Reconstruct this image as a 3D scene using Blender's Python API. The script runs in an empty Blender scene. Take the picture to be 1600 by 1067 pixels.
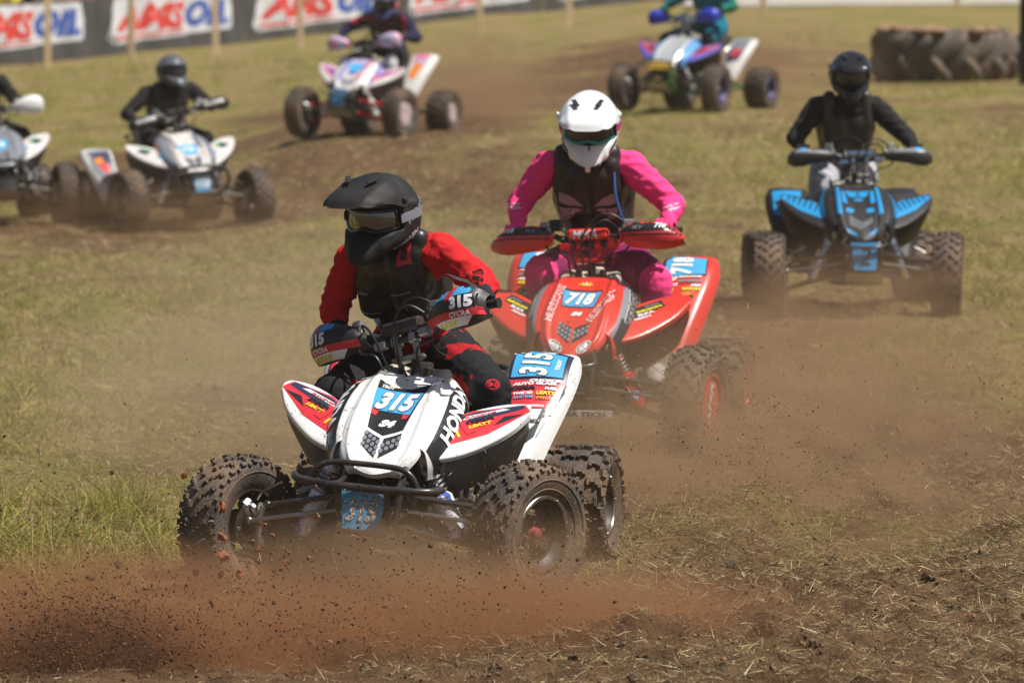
import bpy, bmesh, math, random
import numpy as np
from mathutils import Vector, Matrix, Euler, noise as mnoise
from mathutils.bvhtree import BVHTree

random.seed(7)
RNG = np.random.default_rng(11)
R = math.radians
scene = bpy.context.scene
COL = scene.collection

# ------------------------------------------------------------------ camera, sky, sun, exposure
CAM_H = 2.48
cam_data = bpy.data.cameras.new("camera")
cam_data.lens = 200
cam_data.sensor_width = 36
cam_data.clip_start = 0.5
cam_data.clip_end = 3000
cam_data.dof.use_dof = True
cam_data.dof.focus_distance = 20.6
cam_data.dof.aperture_fstop = 5.6
cam = bpy.data.objects.new("camera", cam_data)
COL.objects.link(cam)
cam.location = (0, 0, CAM_H)
cam.rotation_euler = (R(90) - math.atan(678.5 / 8889), 0, 0)
scene.camera = cam

SUN_EL, SUN_AZ = R(62), R(110)          # azimuth measured from +Y towards +X
sun_vec = Vector((math.sin(SUN_AZ) * math.cos(SUN_EL), math.cos(SUN_AZ) * math.cos(SUN_EL), math.sin(SUN_EL)))
world = bpy.data.worlds.new("World")
scene.world = world
world.use_nodes = True
wn = world.node_tree
bg = wn.nodes["Background"]
sky = wn.nodes.new("ShaderNodeTexSky")
sky.sky_type = 'NISHITA'
sky.sun_disc = False
sky.sun_elevation = SUN_EL
sky.sun_rotation = SUN_AZ
sky.dust_density = 2.0
wn.links.new(sky.outputs[0], bg.inputs[0])
bg.inputs[1].default_value = 0.05
sun_data = bpy.data.lights.new("sun", 'SUN')
sun_data.energy = 4.8
sun_data.angle = R(0.5)
sun_data.color = (1.0, 0.965, 0.905)
sun = bpy.data.objects.new("sun", sun_data)
COL.objects.link(sun)
sun.rotation_euler = sun_vec.to_track_quat('Z', 'Y').to_euler()
scene.view_settings.view_transform = 'Standard'
scene.view_settings.look = 'None'
scene.view_settings.exposure = 0.30
scene.view_settings.gamma = 1
scene.view_settings.use_curve_mapping = False
cy = scene.cycles
cy.use_denoising = True
cy.denoiser = 'OPENIMAGEDENOISE'
cy.max_bounces = 6
cy.diffuse_bounces = 3
cy.glossy_bounces = 3
cy.transmission_bounces = 4
cy.volume_bounces = 1
cy.transparent_max_bounces = 8
cy.volume_step_rate = 2.0
cy.volume_max_steps = 256
cy.caustics_reflective = False
cy.caustics_refractive = False
cy.sample_clamp_indirect = 4

# ------------------------------------------------------------------ numpy noise
def _hash(ix, iy, seed):
    h = (ix.astype(np.int64) * 374761393 + iy.astype(np.int64) * 668265263 + seed * 1274126177) & 0xffffffff
    h = ((h ^ (h >> 13)) * 1274126177) & 0xffffffff
    return ((h ^ (h >> 16)) & 0xffff) / 65535.0

def vnoise(x, y, seed=0):
    ix, iy = np.floor(x), np.floor(y)
    fx, fy = x - ix, y - iy
    fx, fy = fx * fx * (3 - 2 * fx), fy * fy * (3 - 2 * fy)
    a = _hash(ix, iy, seed); b = _hash(ix + 1, iy, seed); c = _hash(ix, iy + 1, seed); d = _hash(ix + 1, iy + 1, seed)
    return (a * (1 - fx) + b * fx) * (1 - fy) + (c * (1 - fx) + d * fx) * fy

def fbm(x, y, seed=0, oct=4):
    s, a, t = 0.0, 0.5, 0.0
    for k in range(oct):
        s = s + a * vnoise(x * 2 ** k, y * 2 ** k, seed + k * 17)
        t += a
        a *= 0.5
    return s / t

def sstep(a, b, x):
    t = np.clip((x - a) / (b - a), 0, 1)
    return t * t * (3 - 2 * t)

# ------------------------------------------------------------------ materials
MATS = {}
def mat(name, col, rough=0.5, metal=0.0, col2=None, nscale=6.0, nmin=0.45, nmax=0.65, bump=0.0, bscale=40.0,
        speck=0.0, speck_col=(0.10, 0.055, 0.03), spec=0.5, coat=0.0, dust=0.0, dust_col=(0.17, 0.115, 0.075), aniso=None):
    """principled + optional second colour patches + optional dust film + optional dried mud specks"""
    if name in MATS:
        return MATS[name]
    m = bpy.data.materials.new(name)
    m.use_nodes = True
    nt = m.node_tree
    N, L = nt.nodes, nt.links
    p = N["Principled BSDF"]
    p.inputs["Roughness"].default_value = rough
    p.inputs["Metallic"].default_value = metal
    p.inputs["Specular IOR Level"].default_value = spec
    p.inputs["Coat Weight"].default_value = coat
    base = None
    tc = N.new("ShaderNodeTexCoord")
    def noise(scale, detail=4, rough_=0.6):
        n = N.new("ShaderNodeTexNoise")
        n.inputs["Scale"].default_value = scale
        n.inputs["Detail"].default_value = detail
        n.inputs["Roughness"].default_value = rough_
        L.new(tc.outputs["Object"], n.inputs["Vector"])
        return n
    def ramp(sock, a, b):
        r = N.new("ShaderNodeMapRange")
        r.inputs[1].default_value = a
        r.inputs[2].default_value = b
        r.clamp = True
        L.new(sock, r.inputs[0])
        return r.outputs[0]
    def mix(fac, a, b):
        x = N.new("ShaderNodeMix")
        x.data_type = 'RGBA'
        if hasattr(fac, "links"): L.new(fac, x.inputs[0])
        else: x.inputs[0].default_value = fac
        for s, v in ((x.inputs[6], a), (x.inputs[7], b)):
            if hasattr(v, "links"): L.new(v, s)
            else: s.default_value = (*v, 1)
        return x.outputs[2]
    base = col
    if col2 is not None:
        base = mix(ramp(noise(nscale).outputs[0], nmin, nmax), base, col2)
    if dust > 0:
        f = ramp(noise(9, 5).outputs[0], 0.35, 0.75)
        mm = N.new("ShaderNodeMath"); mm.operation = 'MULTIPLY'; mm.inputs[1].default_value = dust
        L.new(f, mm.inputs[0])
        base = mix(mm.outputs[0], base, dust_col)
    if speck > 0:
        n = noise(120, 3, 0.7)
        n2 = noise(7, 2)
        mm = N.new("ShaderNodeMath"); mm.operation = 'ADD'
        sc = N.new("ShaderNodeMath"); sc.operation = 'MULTIPLY'; sc.inputs[1].default_value = 0.5
        L.new(n2.outputs[0], sc.inputs[0]); L.new(n.outputs[0], mm.inputs[0]); L.new(sc.outputs[0], mm.inputs[1])
        lo = 1.03 - 0.22 * speck
        base = mix(ramp(mm.outputs[0], lo, lo + 0.03), base, speck_col)
    if hasattr(base, "links"): L.new(base, p.inputs["Base Color"])
    else: p.inputs["Base Color"].default_value = (*base, 1)
    if bump > 0:
        b = N.new("ShaderNodeBump"); b.inputs["Strength"].default_value = bump; b.inputs["Distance"].default_value = 0.01
        L.new(noise(bscale, 5).outputs[0], b.inputs["Height"])
        L.new(b.outputs[0], p.inputs["Normal"])
    MATS[name] = m
    return m

def attr_mat(name, rough=0.8, trans=0.0, attr="Col"):
    m = bpy.data.materials.new(name); m.use_nodes = True
    N, L = m.node_tree.nodes, m.node_tree.links
    p = N["Principled BSDF"]; p.inputs["Roughness"].default_value = rough
    p.inputs["Specular IOR Level"].default_value = 0.25
    a = N.new("ShaderNodeAttribute"); a.attribute_name = attr
    L.new(a.outputs[0], p.inputs["Base Color"])
    if trans:
        t = N.new("ShaderNodeBsdfTranslucent"); L.new(a.outputs[0], t.inputs[0])
        mx = N.new("ShaderNodeMixShader"); mx.inputs[0].default_value = trans
        L.new(p.outputs[0], mx.inputs[1]); L.new(t.outputs[0], mx.inputs[2])
        L.new(mx.outputs[0], N["Material Output"].inputs[0])
    return m

# ------------------------------------------------------------------ mesh building
class MB:
    def __init__(s): s.v = []; s.f = []; s.m = []
    def add(s, vs, fs, mi=0, M=None):
        o = len(s.v)
        if M is not None: vs = [M @ Vector(v) for v in vs]
        s.v.extend([tuple(v) for v in vs])
        s.f.extend([tuple(i + o for i in f) for f in fs])
        s.m.extend([mi] * len(fs))
    def box(s, size, M=None, bev=0.0, mi=0, c=(0, 0, 0)):
        x, y, z = size[0] / 2, size[1] / 2, size[2] / 2
        b = min(bev, x * .9, y * .9, z * .9)
        if b <= 0:
            vs = [(i * x + c[0], j * y + c[1], k * z + c[2]) for i in (-1, 1) for j in (-1, 1) for k in (-1, 1)]
            fs = [(0, 1, 3, 2), (4, 6, 7, 5), (0, 4, 5, 1), (2, 3, 7, 6), (0, 2, 6, 4), (1, 5, 7, 3)]
            s.add(vs, fs, mi, M); return
        vs, idx = [], {}
        for i in (-1, 1):
            for j in (-1, 1):
                for k in (-1, 1):
                    for a in range(3):
                        p = [i * (x - (0 if a == 0 else b)), j * (y - (0 if a == 1 else b)), k * (z - (0 if a == 2 else b))]
                        idx[(i, j, k, a)] = len(vs); vs.append((p[0] + c[0], p[1] + c[1], p[2] + c[2]))
        fs = []
        for a in range(3):
            o1, o2 = [q for q in range(3) if q != a]
            for sg in (-1, 1):
                q = []
                for (u, w) in ((-1, -1), (1, -1), (1, 1), (-1, 1)):
                    t = [0, 0, 0]; t[a] = sg; t[o1] = u; t[o2] = w
                    q.append(idx[(*t, a)])
                if (sg > 0) != (a != 1): q.reverse()
                fs.append(tuple(q))
        for a in range(3):
            o1, o2 = [q for q in range(3) if q != a]
            for u in (-1, 1):
                for w in (-1, 1):
                    A = [0, 0, 0]; A[o1] = u; A[o2] = w
                    lo = list(A); lo[a] = -1; hi = list(A); hi[a] = 1
                    q = [idx[(*lo, o1)], idx[(*hi, o1)], idx[(*hi, o2)], idx[(*lo, o2)]]
                    if (u * w > 0) != (a != 1): q.reverse()
                    fs.append(tuple(q))
        for i in (-1, 1):
            for j in (-1, 1):
                for k in (-1, 1):
                    q = [idx[(i, j, k, 0)], idx[(i, j, k, 1)], idx[(i, j, k, 2)]]
                    if i * j * k < 0: q.reverse()
                    fs.append(tuple(q))
        s.add(vs, fs, mi, M)
    def tube(s, pts, r, seg=10, mi=0, M=None, closed=False, cap=True):
        pts = [Vector(p) for p in pts]
        n = len(pts)
        rr = r if isinstance(r, (list, tuple)) else [r] * n
        vs, fs = [], []
        up = None
        for i, p in enumerate(pts):
            if closed: d = pts[(i + 1) % n] - pts[i - 1]
            else: d = pts[min(i + 1, n - 1)] - pts[max(i - 1, 0)]
            d.normalize()
            if up is None:
                up = Vector((0, 0, 1)) if abs(d.z) < .9 else Vector((0, 1, 0))
            side = d.cross(up)
            if side.length < 1e-4: side = d.cross(Vector((1, 0, 0)))
            side.normalize(); up = side.cross(d).normalized()
            for k in range(seg):
                a = 2 * math.pi * k / seg
                vs.append(p + side * math.cos(a) * rr[i] + up * math.sin(a) * rr[i])
        m = n if closed else n - 1
        for i in range(m):
            j = (i + 1) % n
            for k in range(seg):
                l = (k + 1) % seg
                fs.append((i * seg + k, i * seg + l, j * seg + l, j * seg + k))
        if cap and not closed:
            fs.append(tuple(range(seg))[::-1]); fs.append(tuple((n - 1) * seg + k for k in range(seg)))
        s.add(vs, fs, mi, M)
    def lathe(s, prof, seg=32, mi=0, M=None, closed=False):
        """profile of (x along axis X, radius)"""
        vs, fs = [], []
        n = len(prof)
        for k in range(seg):
            a = 2 * math.pi * k / seg
            for (x, r) in prof: vs.append((x, r * math.cos(a), r * math.sin(a)))
        for k in range(seg):
            l = (k + 1) % seg
            for i in range(n if closed else n - 1):
                j = (i + 1) % n
                fs.append((k * n + i, k * n + j, l * n + j, l * n + i))
        s.add(vs, fs, mi, M)
    def ball(s, c, r, M=None, mi=0, seg=12, rings=8):
        r = r if isinstance(r, (tuple, list)) else (r, r, r)
        vs, fs = [(c[0], c[1], c[2] + r[2])], []
        for i in range(1, rings):
            t = math.pi * i / rings
            for k in range(seg):
                a = 2 * math.pi * k / seg
                vs.append((c[0] + r[0] * math.sin(t) * math.cos(a), c[1] + r[1] * math.sin(t) * math.sin(a), c[2] + r[2] * math.cos(t)))
        vs.append((c[0], c[1], c[2] - r[2]))
        for k in range(seg):
            l = (k + 1) % seg
            fs.append((0, 1 + k, 1 + l))
            for i in range(rings - 2):
                a = 1 + i * seg
                fs.append((a + k, a + seg + k, a + seg + l, a + l))
            a = 1 + (rings - 2) * seg
            fs.append((a + k, len(vs) - 1, a + l))
        s.add(vs, fs, mi, M)
    def grid(s, P, mi=0, thick=0.0, M=None):
        """P: array (nu, nv, 3); thick>0 gives a closed shell on the side opposite the normal"""
        P = np.asarray(P, float); nu, nv = P.shape[:2]
        du = np.gradient(P, axis=0); dv = np.gradient(P, axis=1)
        nn = np.cross(du, dv); nn /= np.linalg.norm(nn, axis=2, keepdims=True) + 1e-12
        I = lambda i, j: i * nv + j
        vs = [tuple(p) for p in P.reshape(-1, 3)]
        fs = [(I(i, j), I(i + 1, j), I(i + 1, j + 1), I(i, j + 1)) for i in range(nu - 1) for j in range(nv - 1)]
        if thick > 0:
            o = len(vs)
            vs += [tuple(p) for p in (P - nn * thick).reshape(-1, 3)]
            fs += [(o + I(i, j), o + I(i, j + 1), o + I(i + 1, j + 1), o + I(i + 1, j)) for i in range(nu - 1) for j in range(nv - 1)]
            ring = [I(i, 0) for i in range(nu)] + [I(nu - 1, j) for j in range(1, nv)] + [I(i, nv - 1) for i in range(nu - 2, -1, -1)] + [I(0, j) for j in range(nv - 2, 0, -1)]
            for a, b in zip(ring, ring[1:] + ring[:1]): fs.append((b, a, o + a, o + b))
        s.add(vs, fs, mi, M)
    def mesh(s, name, angle=38):
        me = bpy.data.meshes.new(name)
        me.from_pydata(s.v, [], s.f)
        if any(s.m): me.polygons.foreach_set("material_index", s.m)
        me.update()
        if angle:
            me.shade_smooth()
            me.set_sharp_from_angle(angle=R(angle))
        return me

def obj(name, data, mats=None, parent=None, M=None, mb_angle=38):
    me = data.mesh(name, mb_angle) if isinstance(data, MB) else data
    o = bpy.data.objects.new(name, me)
    COL.objects.link(o)
    if mats is not None:
        if not isinstance(mats, (list, tuple)): mats = [mats]
        while len(me.materials) < len(mats): me.materials.append(mats[len(me.materials)])
        for i, m in enumerate(mats):
            if me.materials[i] != m:
                o.material_slots[i].link = 'OBJECT'
                o.material_slots[i].material = m
    if parent is not None: o.parent = parent
    if M is not None: o.matrix_local = M
    return o

CACHE = {}
def cached(key, fn):
    if key not in CACHE: CACHE[key] = fn()
    return CACHE[key]

def empty(name, loc=(0, 0, 0), rz=0, parent=None, M=None):
    o = bpy.data.objects.new(name, None)
    o.empty_display_size = 0.1
    COL.objects.link(o)
    if parent is not None: o.parent = parent
    if M is not None: o.matrix_local = M
    else:
        o.location = loc; o.rotation_euler = (0, 0, rz)
    return o

def tag(o, label=None, cat=None, group=None, kind=None):
    if label: o["label"] = label
    if cat: o["category"] = cat
    if group: o["group"] = group
    if kind: o["kind"] = kind
    return o

def T(x, y, z): return Matrix.Translation((x, y, z))
def RX(a): return Matrix.Rotation(R(a), 4, 'X')
def RY(a): return Matrix.Rotation(R(a), 4, 'Y')
def RZ(a): return Matrix.Rotation(R(a), 4, 'Z')
def S(x, y=None, z=None):
    return Matrix.Diagonal((x, y if y is not None else x, z if z is not None else x, 1))

def crom(P, n, axis):
    """Catmull-Rom resample of control array along an axis to n samples"""
    P = np.moveaxis(np.asarray(P, float), axis, 0)
    k = P.shape[0]
    E = np.concatenate([2 * P[:1] - P[1:2], P, 2 * P[-1:] - P[-2:-1]])
    t = np.linspace(0, k - 1, n); i = np.minimum(t.astype(int), k - 2); u = (t - i).reshape((-1,) + (1,) * (P.ndim - 1))
    p0, p1, p2, p3 = E[i], E[i + 1], E[i + 2], E[i + 3]
    out = 0.5 * (2 * p1 + (p2 - p0) * u + (2 * p0 - 5 * p1 + 4 * p2 - p3) * u ** 2 + (3 * p1 - p0 - 3 * p2 + p3) * u ** 3)
    return np.moveaxis(out, 0, axis)

def patch(ctrl, nu, nv): return crom(crom(ctrl, nu, 0), nv, 1)
def mirror(P):
    P = np.array(P, float); P[..., 0] *= -1
    return P[:, ::-1]

# ------------------------------------------------------------------ decals: flat print laid on a part's surface
def text2d(txt, bold=0.02, shear=0.0, res=2, spacing=1.0):
    """filled outline of a text: verts normalised so that cap height = 1, left = 0, bottom = 0, plus its width"""
    key = ("txt", txt, bold, shear, res, spacing)
    if key in CACHE: return CACHE[key]
    c = bpy.data.curves.new("lettering", 'FONT')
    c.body = txt; c.offset = bold; c.shear = shear; c.resolution_u = res; c.space_character = spacing
    o = bpy.data.objects.new("lettering", c); COL.objects.link(o)
    dg = bpy.context.evaluated_depsgraph_get()
    me = bpy.data.meshes.new_from_object(o.evaluated_get(dg))
    v = np.array([p.co[:2] for p in me.vertices]).reshape(-1, 2); f = [tuple(p.vertices) for p in me.polygons]
    bpy.data.objects.remove(o); bpy.data.curves.remove(c); bpy.data.meshes.remove(me)
    lo, hi = v.min(0), v.max(0); v = (v - lo) / (hi[1] - lo[1])
    CACHE[key] = (v, f, (hi[0] - lo[0]) / (hi[1] - lo[1]))
    return CACHE[key]

def poly2d(pts): return np.array(pts, float), [tuple(range(len(pts)))]
def ellipse2d(cx, cy_, rx, ry, n=20):
    return poly2d([(cx + rx * math.cos(2 * math.pi * k / n), cy_ + ry * math.sin(2 * math.pi * k / n)) for k in range(n)])
def place_text(txt, cx, cy_, h, w=None, rot=0, **k):
    v, f, wd = text2d(txt, **k)
    v = v - np.array([wd / 2, .5])
    v = v * np.array([(w / wd) if w else h, h])
    a = R(rot); c, s = math.cos(a), math.sin(a)
    return v @ np.array([[c, s], [-s, c]]) + np.array([cx, cy_]), f

def decal_mesh(name, items, frame, bvh, maxlen=0.02, depth=0.25, step=0.0012):
    """items: list of (verts2d, faces, material index, layer). frame: 4x4 whose X,Y span the print and whose Z points out of the part."""
    bm = bmesh.new()
    nrm = (frame.to_3x3() @ Vector((0, 0, 1))).normalized()
    for (v2, fs, mi, layer) in items:
        b = bmesh.new()
        vv = [b.verts.new((float(p[0]), float(p[1]), 0)) for p in v2]
        for f in fs:
            try: b.faces.new([vv[i] for i in f])
            except ValueError: pass
        bmesh.ops.triangulate(b, faces=b.faces[:])
        for _ in range(5):
            es = [e for e in b.edges if e.calc_length() > maxlen]
            if not es: break
            bmesh.ops.subdivide_edges(b, edges=es, cuts=1)
            bmesh.ops.triangulate(b, faces=[f for f in b.faces if len(f.verts) > 3])
        mp = {}
        for v in b.verts:
            p = frame @ v.co
            hit, hn, _, _ = bvh.ray_cast(p + nrm * depth, -nrm, depth * 2)
            if hit is None:
                hit, hn, _, _ = bvh.find_nearest(p)
            if hn.dot(nrm) < 0: hn = -hn
            mp[v] = bm.verts.new(hit + hn * (step * (1 + layer)))
        for f in b.faces:
            try:
                nf = bm.faces.new([mp[v] for v in f.verts]); nf.material_index = mi; nf.smooth = True
            except ValueError: pass
        b.free()
    me = bpy.data.meshes.new(name); bm.to_mesh(me); bm.free()
    return me

def bvh_of(me): return BVHTree.FromPolygons([v.co.copy() for v in me.vertices], [tuple(p.vertices) for p in me.polygons])
def frame_from(o, x, y):
    """frame with origin o, X towards x, Y roughly towards y (vectors)"""
    X = Vector(x).normalized(); Y = Vector(y); Z = X.cross(Y).normalized(); Y = Z.cross(X)
    M = Matrix((X, Y, Z)).transposed().to_4x4(); M.translation = Vector(o); return M

# ------------------------------------------------------------------ wheels (axis = X, +X = outer face)
def knob(mb, ang, x, r, lean, size, skew=0.0, mi=0):
    """a tapered rubber block standing on the carcass at angle ang (deg), lateral x, radius r, leaning outwards by lean (deg)"""
    w, l, h = size
    M = RX(ang) @ T(x, 0, r) @ RY(lean) @ RZ(skew)
    t = .82
    vs = [(-w / 2, -l / 2, -.006), (w / 2, -l / 2, -.006), (w / 2, l / 2, -.006), (-w / 2, l / 2, -.006),
          (-w / 2 * t, -l / 2 * t, h), (w / 2 * t, -l / 2 * t, h), (w / 2 * t, l / 2 * t, h), (-w / 2 * t, l / 2 * t, h)]
    fs = [(4, 5, 6, 7), (0, 1, 5, 4), (1, 2, 6, 5), (2, 3, 7, 6), (3, 0, 4, 7)]
    mb.add(vs, fs, mi, M)

def front_tyre_mesh():
    mb = MB()
    prof = [(-.062, .132), (-.074, .15), (-.088, .185), (-.09, .21), (-.08, .234), (-.06, .245), (-.03, .251), (0, .253), (.03, .251), (.06, .245),
            (.08, .234), (.09, .21), (.088, .185), (.074, .15), (.062, .132)]
    mb.lathe(prof, 56)
    mb.lathe([(.0895, .197), (.0925, .199), (.0895, .203)], 56)
    mb.lathe([(.080, .162), (.0835, .164), (.081, .168)], 56)
    mb.lathe([(-.0895, .203), (-.0925, .199), (-.0895, .197)], 56)
    n = 24
    for k in range(n):
        a = 360 / n * k
        for sx in (-1, 1):
            o = 0 if sx < 0 else 180 / n
            knob(mb, a + o, sx * .015, .252, 0, (.019, .02, .012)); knob(mb, a + o + 3.4, sx * .030, .2505, sx * 5, (.011, .013, .011), sx * 12)
            for dx, da in ((-.009, 0), (.009, 1.2), (0, 2.6)): knob(mb, a + o + 6.5 + da, sx * (.054 + dx), .246 - .004 * (dx > 0), sx * 15, (.011, .013, .013), sx * 14)
            knob(mb, a + o + 1, sx * .078, .233, sx * 48, (.017, .022, .012), sx * 8); knob(mb, a + o + 8.5, sx * .083, .226, sx * 58, (.013, .013, .010))
    return mb.mesh("front_tyre")

def rear_tyre_mesh():
    mb = MB()
    prof = [(-.095, .107), (-.108, .13), (-.122, .165), (-.122, .19), (-.108, .208), (-.07, .215), (0, .218), (.07, .215),
            (.108, .208), (.122, .19), (.122, .165), (.108, .13), (.095, .107)]
    mb.lathe(prof, 52)
    mb.lathe([(.1225, .172), (.126, .175), (.1225, .178)], 52)
    n = 17
    for k in range(n):
        a = 360 / n * k
        for j, x in enumerate((-.078, -.027, .027, .078)):
            o = (180 / n if j in (0, 3) else 0)
            r = .2165 if abs(x) < .05 else .213
            ln = 3 if abs(x) < .05 else 10
            s_ = 1 if x > 0 else -1
            knob(mb, a + o, x - .017, r, s_ * ln, (.013, .042, .015)); knob(mb, a + o, x + .017, r, s_ * ln, (.013, .042, .015))
            knob(mb, a + o, x, r, s_ * ln, (.026, .02, .0145))
        for s_ in (-1, 1):
            knob(mb, a, s_ * .112, .203, s_ * 52, (.026, .04, .014), s_ * 10)
            knob(mb, a + 180 / n, s_ * .12, .193, s_ * 75, (.02, .022, .009))
    return mb.mesh("rear_tyre")

def rim_mesh(r, w):
    mb = MB()
    prof = [(w, r + .014), (w + .006, r + .010), (w + .004, r), (w - .012, r - .004), (w - .03, r - .022), (-w + .03, r - .022), (-w + .01, r - .004), (-w - .004, r), (-w - .006, r + .01), (-w, r + .014)]
    mb.lathe(prof, 48)
    # dish with four openings: spokes between inner ring and the barrel
    mb.lathe([(w * .25, .03), (w * .35, .045), (w * .3, .062), (w * .22, .062), (w * .2, .03)], 32, closed=True)
    for k in range(4):
        mb.box((.012, .055, r - .075), RX(90 * k) @ T(w * .27, 0, (r + .045) / 2 + .005), .004)
    return mb.mesh("rim")

def beadlock_mesh(r, w):
    mb = MB()
    mb.lathe([(w + .006, r + .012), (w + .012, r + .006), (w + .012, r - .006), (w + .006, r - .008), (w + .002, r)], 48, closed=True)
    for k in range(16):
        mb.lathe([(w + .011, .0), (w + .0165, .0), (w + .0165, .0042), (w + .011, .0048)], 6, M=RX(22.5 * k) @ T(0, 0, r))
    return mb.mesh("beadlock_ring")

def cover_mesh(r, w):
    mb = MB()
    mb.lathe([(w - .002, r - .004), (w + .004, r - .02), (w + .001, .05), (w - .004, 0.0005)], 40)
    return mb.mesh("wheel_cover")

def hub_mesh():
    mb = MB()
    mb.lathe([(-.04, .03), (.02, .03), (.03, .022), (.045, .02), (.05, .012), (.05, .0005)], 20)
    for k in range(4):
        mb.lathe([(.0, .0005), (.035, .0005), (.035, .007), (0, .008)][::-1], 6, M=RX(45 + 90 * k) @ T(0, 0, .045))
    return mb.mesh("hub")

def disc_mesh():
    mb = MB()
    mb.lathe([(-.002, .05), (.002, .05), (.002, .085), (-.002, .085)], 36, closed=True)
    for k in range(18):
        mb.lathe([(-.003, .0045), (.003, .0045)], 6, M=RX(20 * k) @ T(0, 0, .068 + .008 * (k % 2)))
    return mb.mesh("brake_disc")

def make_wheel(q, pal, x, y, z, front, side, yaw, roll=0, spin=0, light=False, text=None):
    e = empty("wheel", parent=q, M=T(x, y, z) @ RZ(yaw) @ RY(roll) @ (S(1) if side > 0 else RZ(180)) @ RX(spin))
    rub = pal['rubber']
    if front:
        obj("tyre", cached("ft", front_tyre_mesh), rub, e)
        obj("rim", cached("fr", lambda: rim_mesh(.13, .062)), pal['rim'], e)
        obj("beadlock_ring", cached("fb", lambda: beadlock_mesh(.134, .062)), pal['ring'], e)
        obj("hub", cached("hub", hub_mesh), pal['hub'], e)
        obj("brake_disc", cached("disc", disc_mesh), M_STEEL, e, M=T(-.055, 0, 0))
    else:
        obj("tyre", cached("rt", rear_tyre_mesh), rub, e)
        obj("rim", cached("rr", lambda: rim_mesh(.105, .098)), pal['rim'], e)
        obj("beadlock_ring", cached("rb", lambda: beadlock_mesh(.109, .098)), pal['ring'], e)
        obj("hub", cached("hub", hub_mesh), pal['hub'], e)
    if pal.get('cover'):
        r, w = (.13, .062) if front else (.105, .098)
        c = obj("wheel_cover", cached(("cov", front), lambda: cover_mesh(r, w)), pal['cover'], e)
        if text:
            me = cached(("covtxt", text, front), lambda: decal_mesh("lettering", [(*place_text(text, 0, .0, .045, .2, rot=75, bold=.03, shear=.3), 0, 1)],
                        frame_from((w + .01, 0, 0), (0, 1, 0), (0, 0, 1)), bvh_of(CACHE[("cov", front)]), .04))
            obj("cover_lettering", me, M_PRINT_WHITE, e)
    return e

# ------------------------------------------------------------------ shared materials
M_STEEL = mat("machined_steel", (.45, .43, .40), .32, 1.0, dust=.5)
M_ALU = mat("cast_aluminium", (.42, .41, .39), .42, .9, dust=.45, bump=.15, bscale=120)
M_FRAME = mat("black_frame_paint", (.02, .02, .021), .28, dust=.3, speck=.5)
M_BLACKPL = mat("black_plastic", (.022, .022, .024), .42, dust=.3, speck=.4)
M_RUBBERBAR = mat("black_grip_rubber", (.018, .018, .019), .7)
M_CABLE = mat("black_cable", (.015, .015, .016), .45)
M_ENGINE = mat("dusty_engine_metal", (.10, .095, .09), .5, .6, dust=.8, bump=.3)
M_TYRE = mat("dusty_tyre_rubber", (.042, .041, .043), .75, col2=(.135, .105, .08), nscale=6, nmin=.38, nmax=.72, dust=.45, bump=.35, bscale=60, speck=1.2, speck_col=(.19, .125, .08), spec=.3)
M_PRINT_WHITE = mat("white_print", (.80, .80, .79), .35, speck=.3)
M_PRINT_BLACK = mat("black_print", (.022, .022, .025), .3, speck=.5)
M_PRINT_BLUE = mat("sky_blue_print", (.06, .36, .66), .33, speck=.3)
M_PRINT_RED = mat("red_print", (.62, .035, .05), .33, speck=.3)
M_PRINT_YEL = mat("yellow_print", (.75, .62, .03), .35)
M_PRINT_GREY = mat("grey_print", (.20, .21, .24), .4, speck=.3)
M_PRINT_NAVY = mat("navy_print", (.03, .035, .07), .35, speck=.4)
M_PRINT_GREEN = mat("green_print", (.04, .35, .12), .35)
M_PRINT_ORANGE = mat("orange_print", (.75, .22, .03), .35)
M_WHITEPL = mat("white_plastic", (.80, .79, .77), .30, coat=.2, speck=.62, dust=.12)
M_REDPL = mat("red_plastic", (.66, .035, .022), .30, coat=.2, speck=.35, dust=.10)
M_WHITEFAR = mat('dusty_white_plastic', (.66, .64, .62), .45, dust=.55, speck=.5, dust_col=(.30, .23, .17))
M_TANK = mat("natural_tank_plastic", (.50, .46, .36), .5, dust=.3)
M_CHROME = mat("polished_aluminium", (.75, .75, .75), .15, 1.0, dust=.15)
PRINTS = [M_PRINT_WHITE, M_PRINT_BLACK, M_PRINT_BLUE, M_PRINT_RED, M_PRINT_YEL, M_PRINT_GREY, M_PRINT_NAVY, M_PRINT_GREEN, M_PRINT_ORANGE]
W_, K_, B_, R_, Y_, G_, N_, GR_, O_ = range(9)

def side_pal(**k): return k

# ------------------------------------------------------------------ body panels (x across, -y forward, z up; origin on the ground under the front axle)
HC = [-1, -.86, -.6, -.3, 0, .3, .6, .86, 1]
def hood_ctrl():
    rows = [(.315, .795, .132, .010, .05), (.20, .772, .140, .012, .0), (.08, .722, .148, .014, -.0), (-.04, .655, .155, .018, .0), (-.14, .588, .150, .026, .015),
            (-.205, .53, .130, .030, .035), (-.243, .492, .10, .028, .05)]
    P = []
    for i, (y, z, hw, drop, sweep) in enumerate(rows):
        r = []
        for c in HC:
            ridge = .010 * math.exp(-((abs(c) - .74) / .16) ** 2) * (1 if 0 < i < 6 else .4)
            rec = -.006 * math.exp(-(c / .5) ** 4) * (1 if 0 < i < 5 else .3)
            yy = y + (sweep * abs(c) ** 1.4 if i >= 3 else -.035 * (1 - abs(c) ** 1.5) * (i == 0))
            r.append((c * hw, yy, z - drop * abs(c) ** 4 + ridge + rec + (.02 * abs(c) ** 2 if i >= 5 else 0)))
        P.append(r)
    lip = [(p[0] * .96, p[1] + .02, p[2] - .025) for p in P[-1]]
    P.append(lip)
    return np.array(P)
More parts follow.
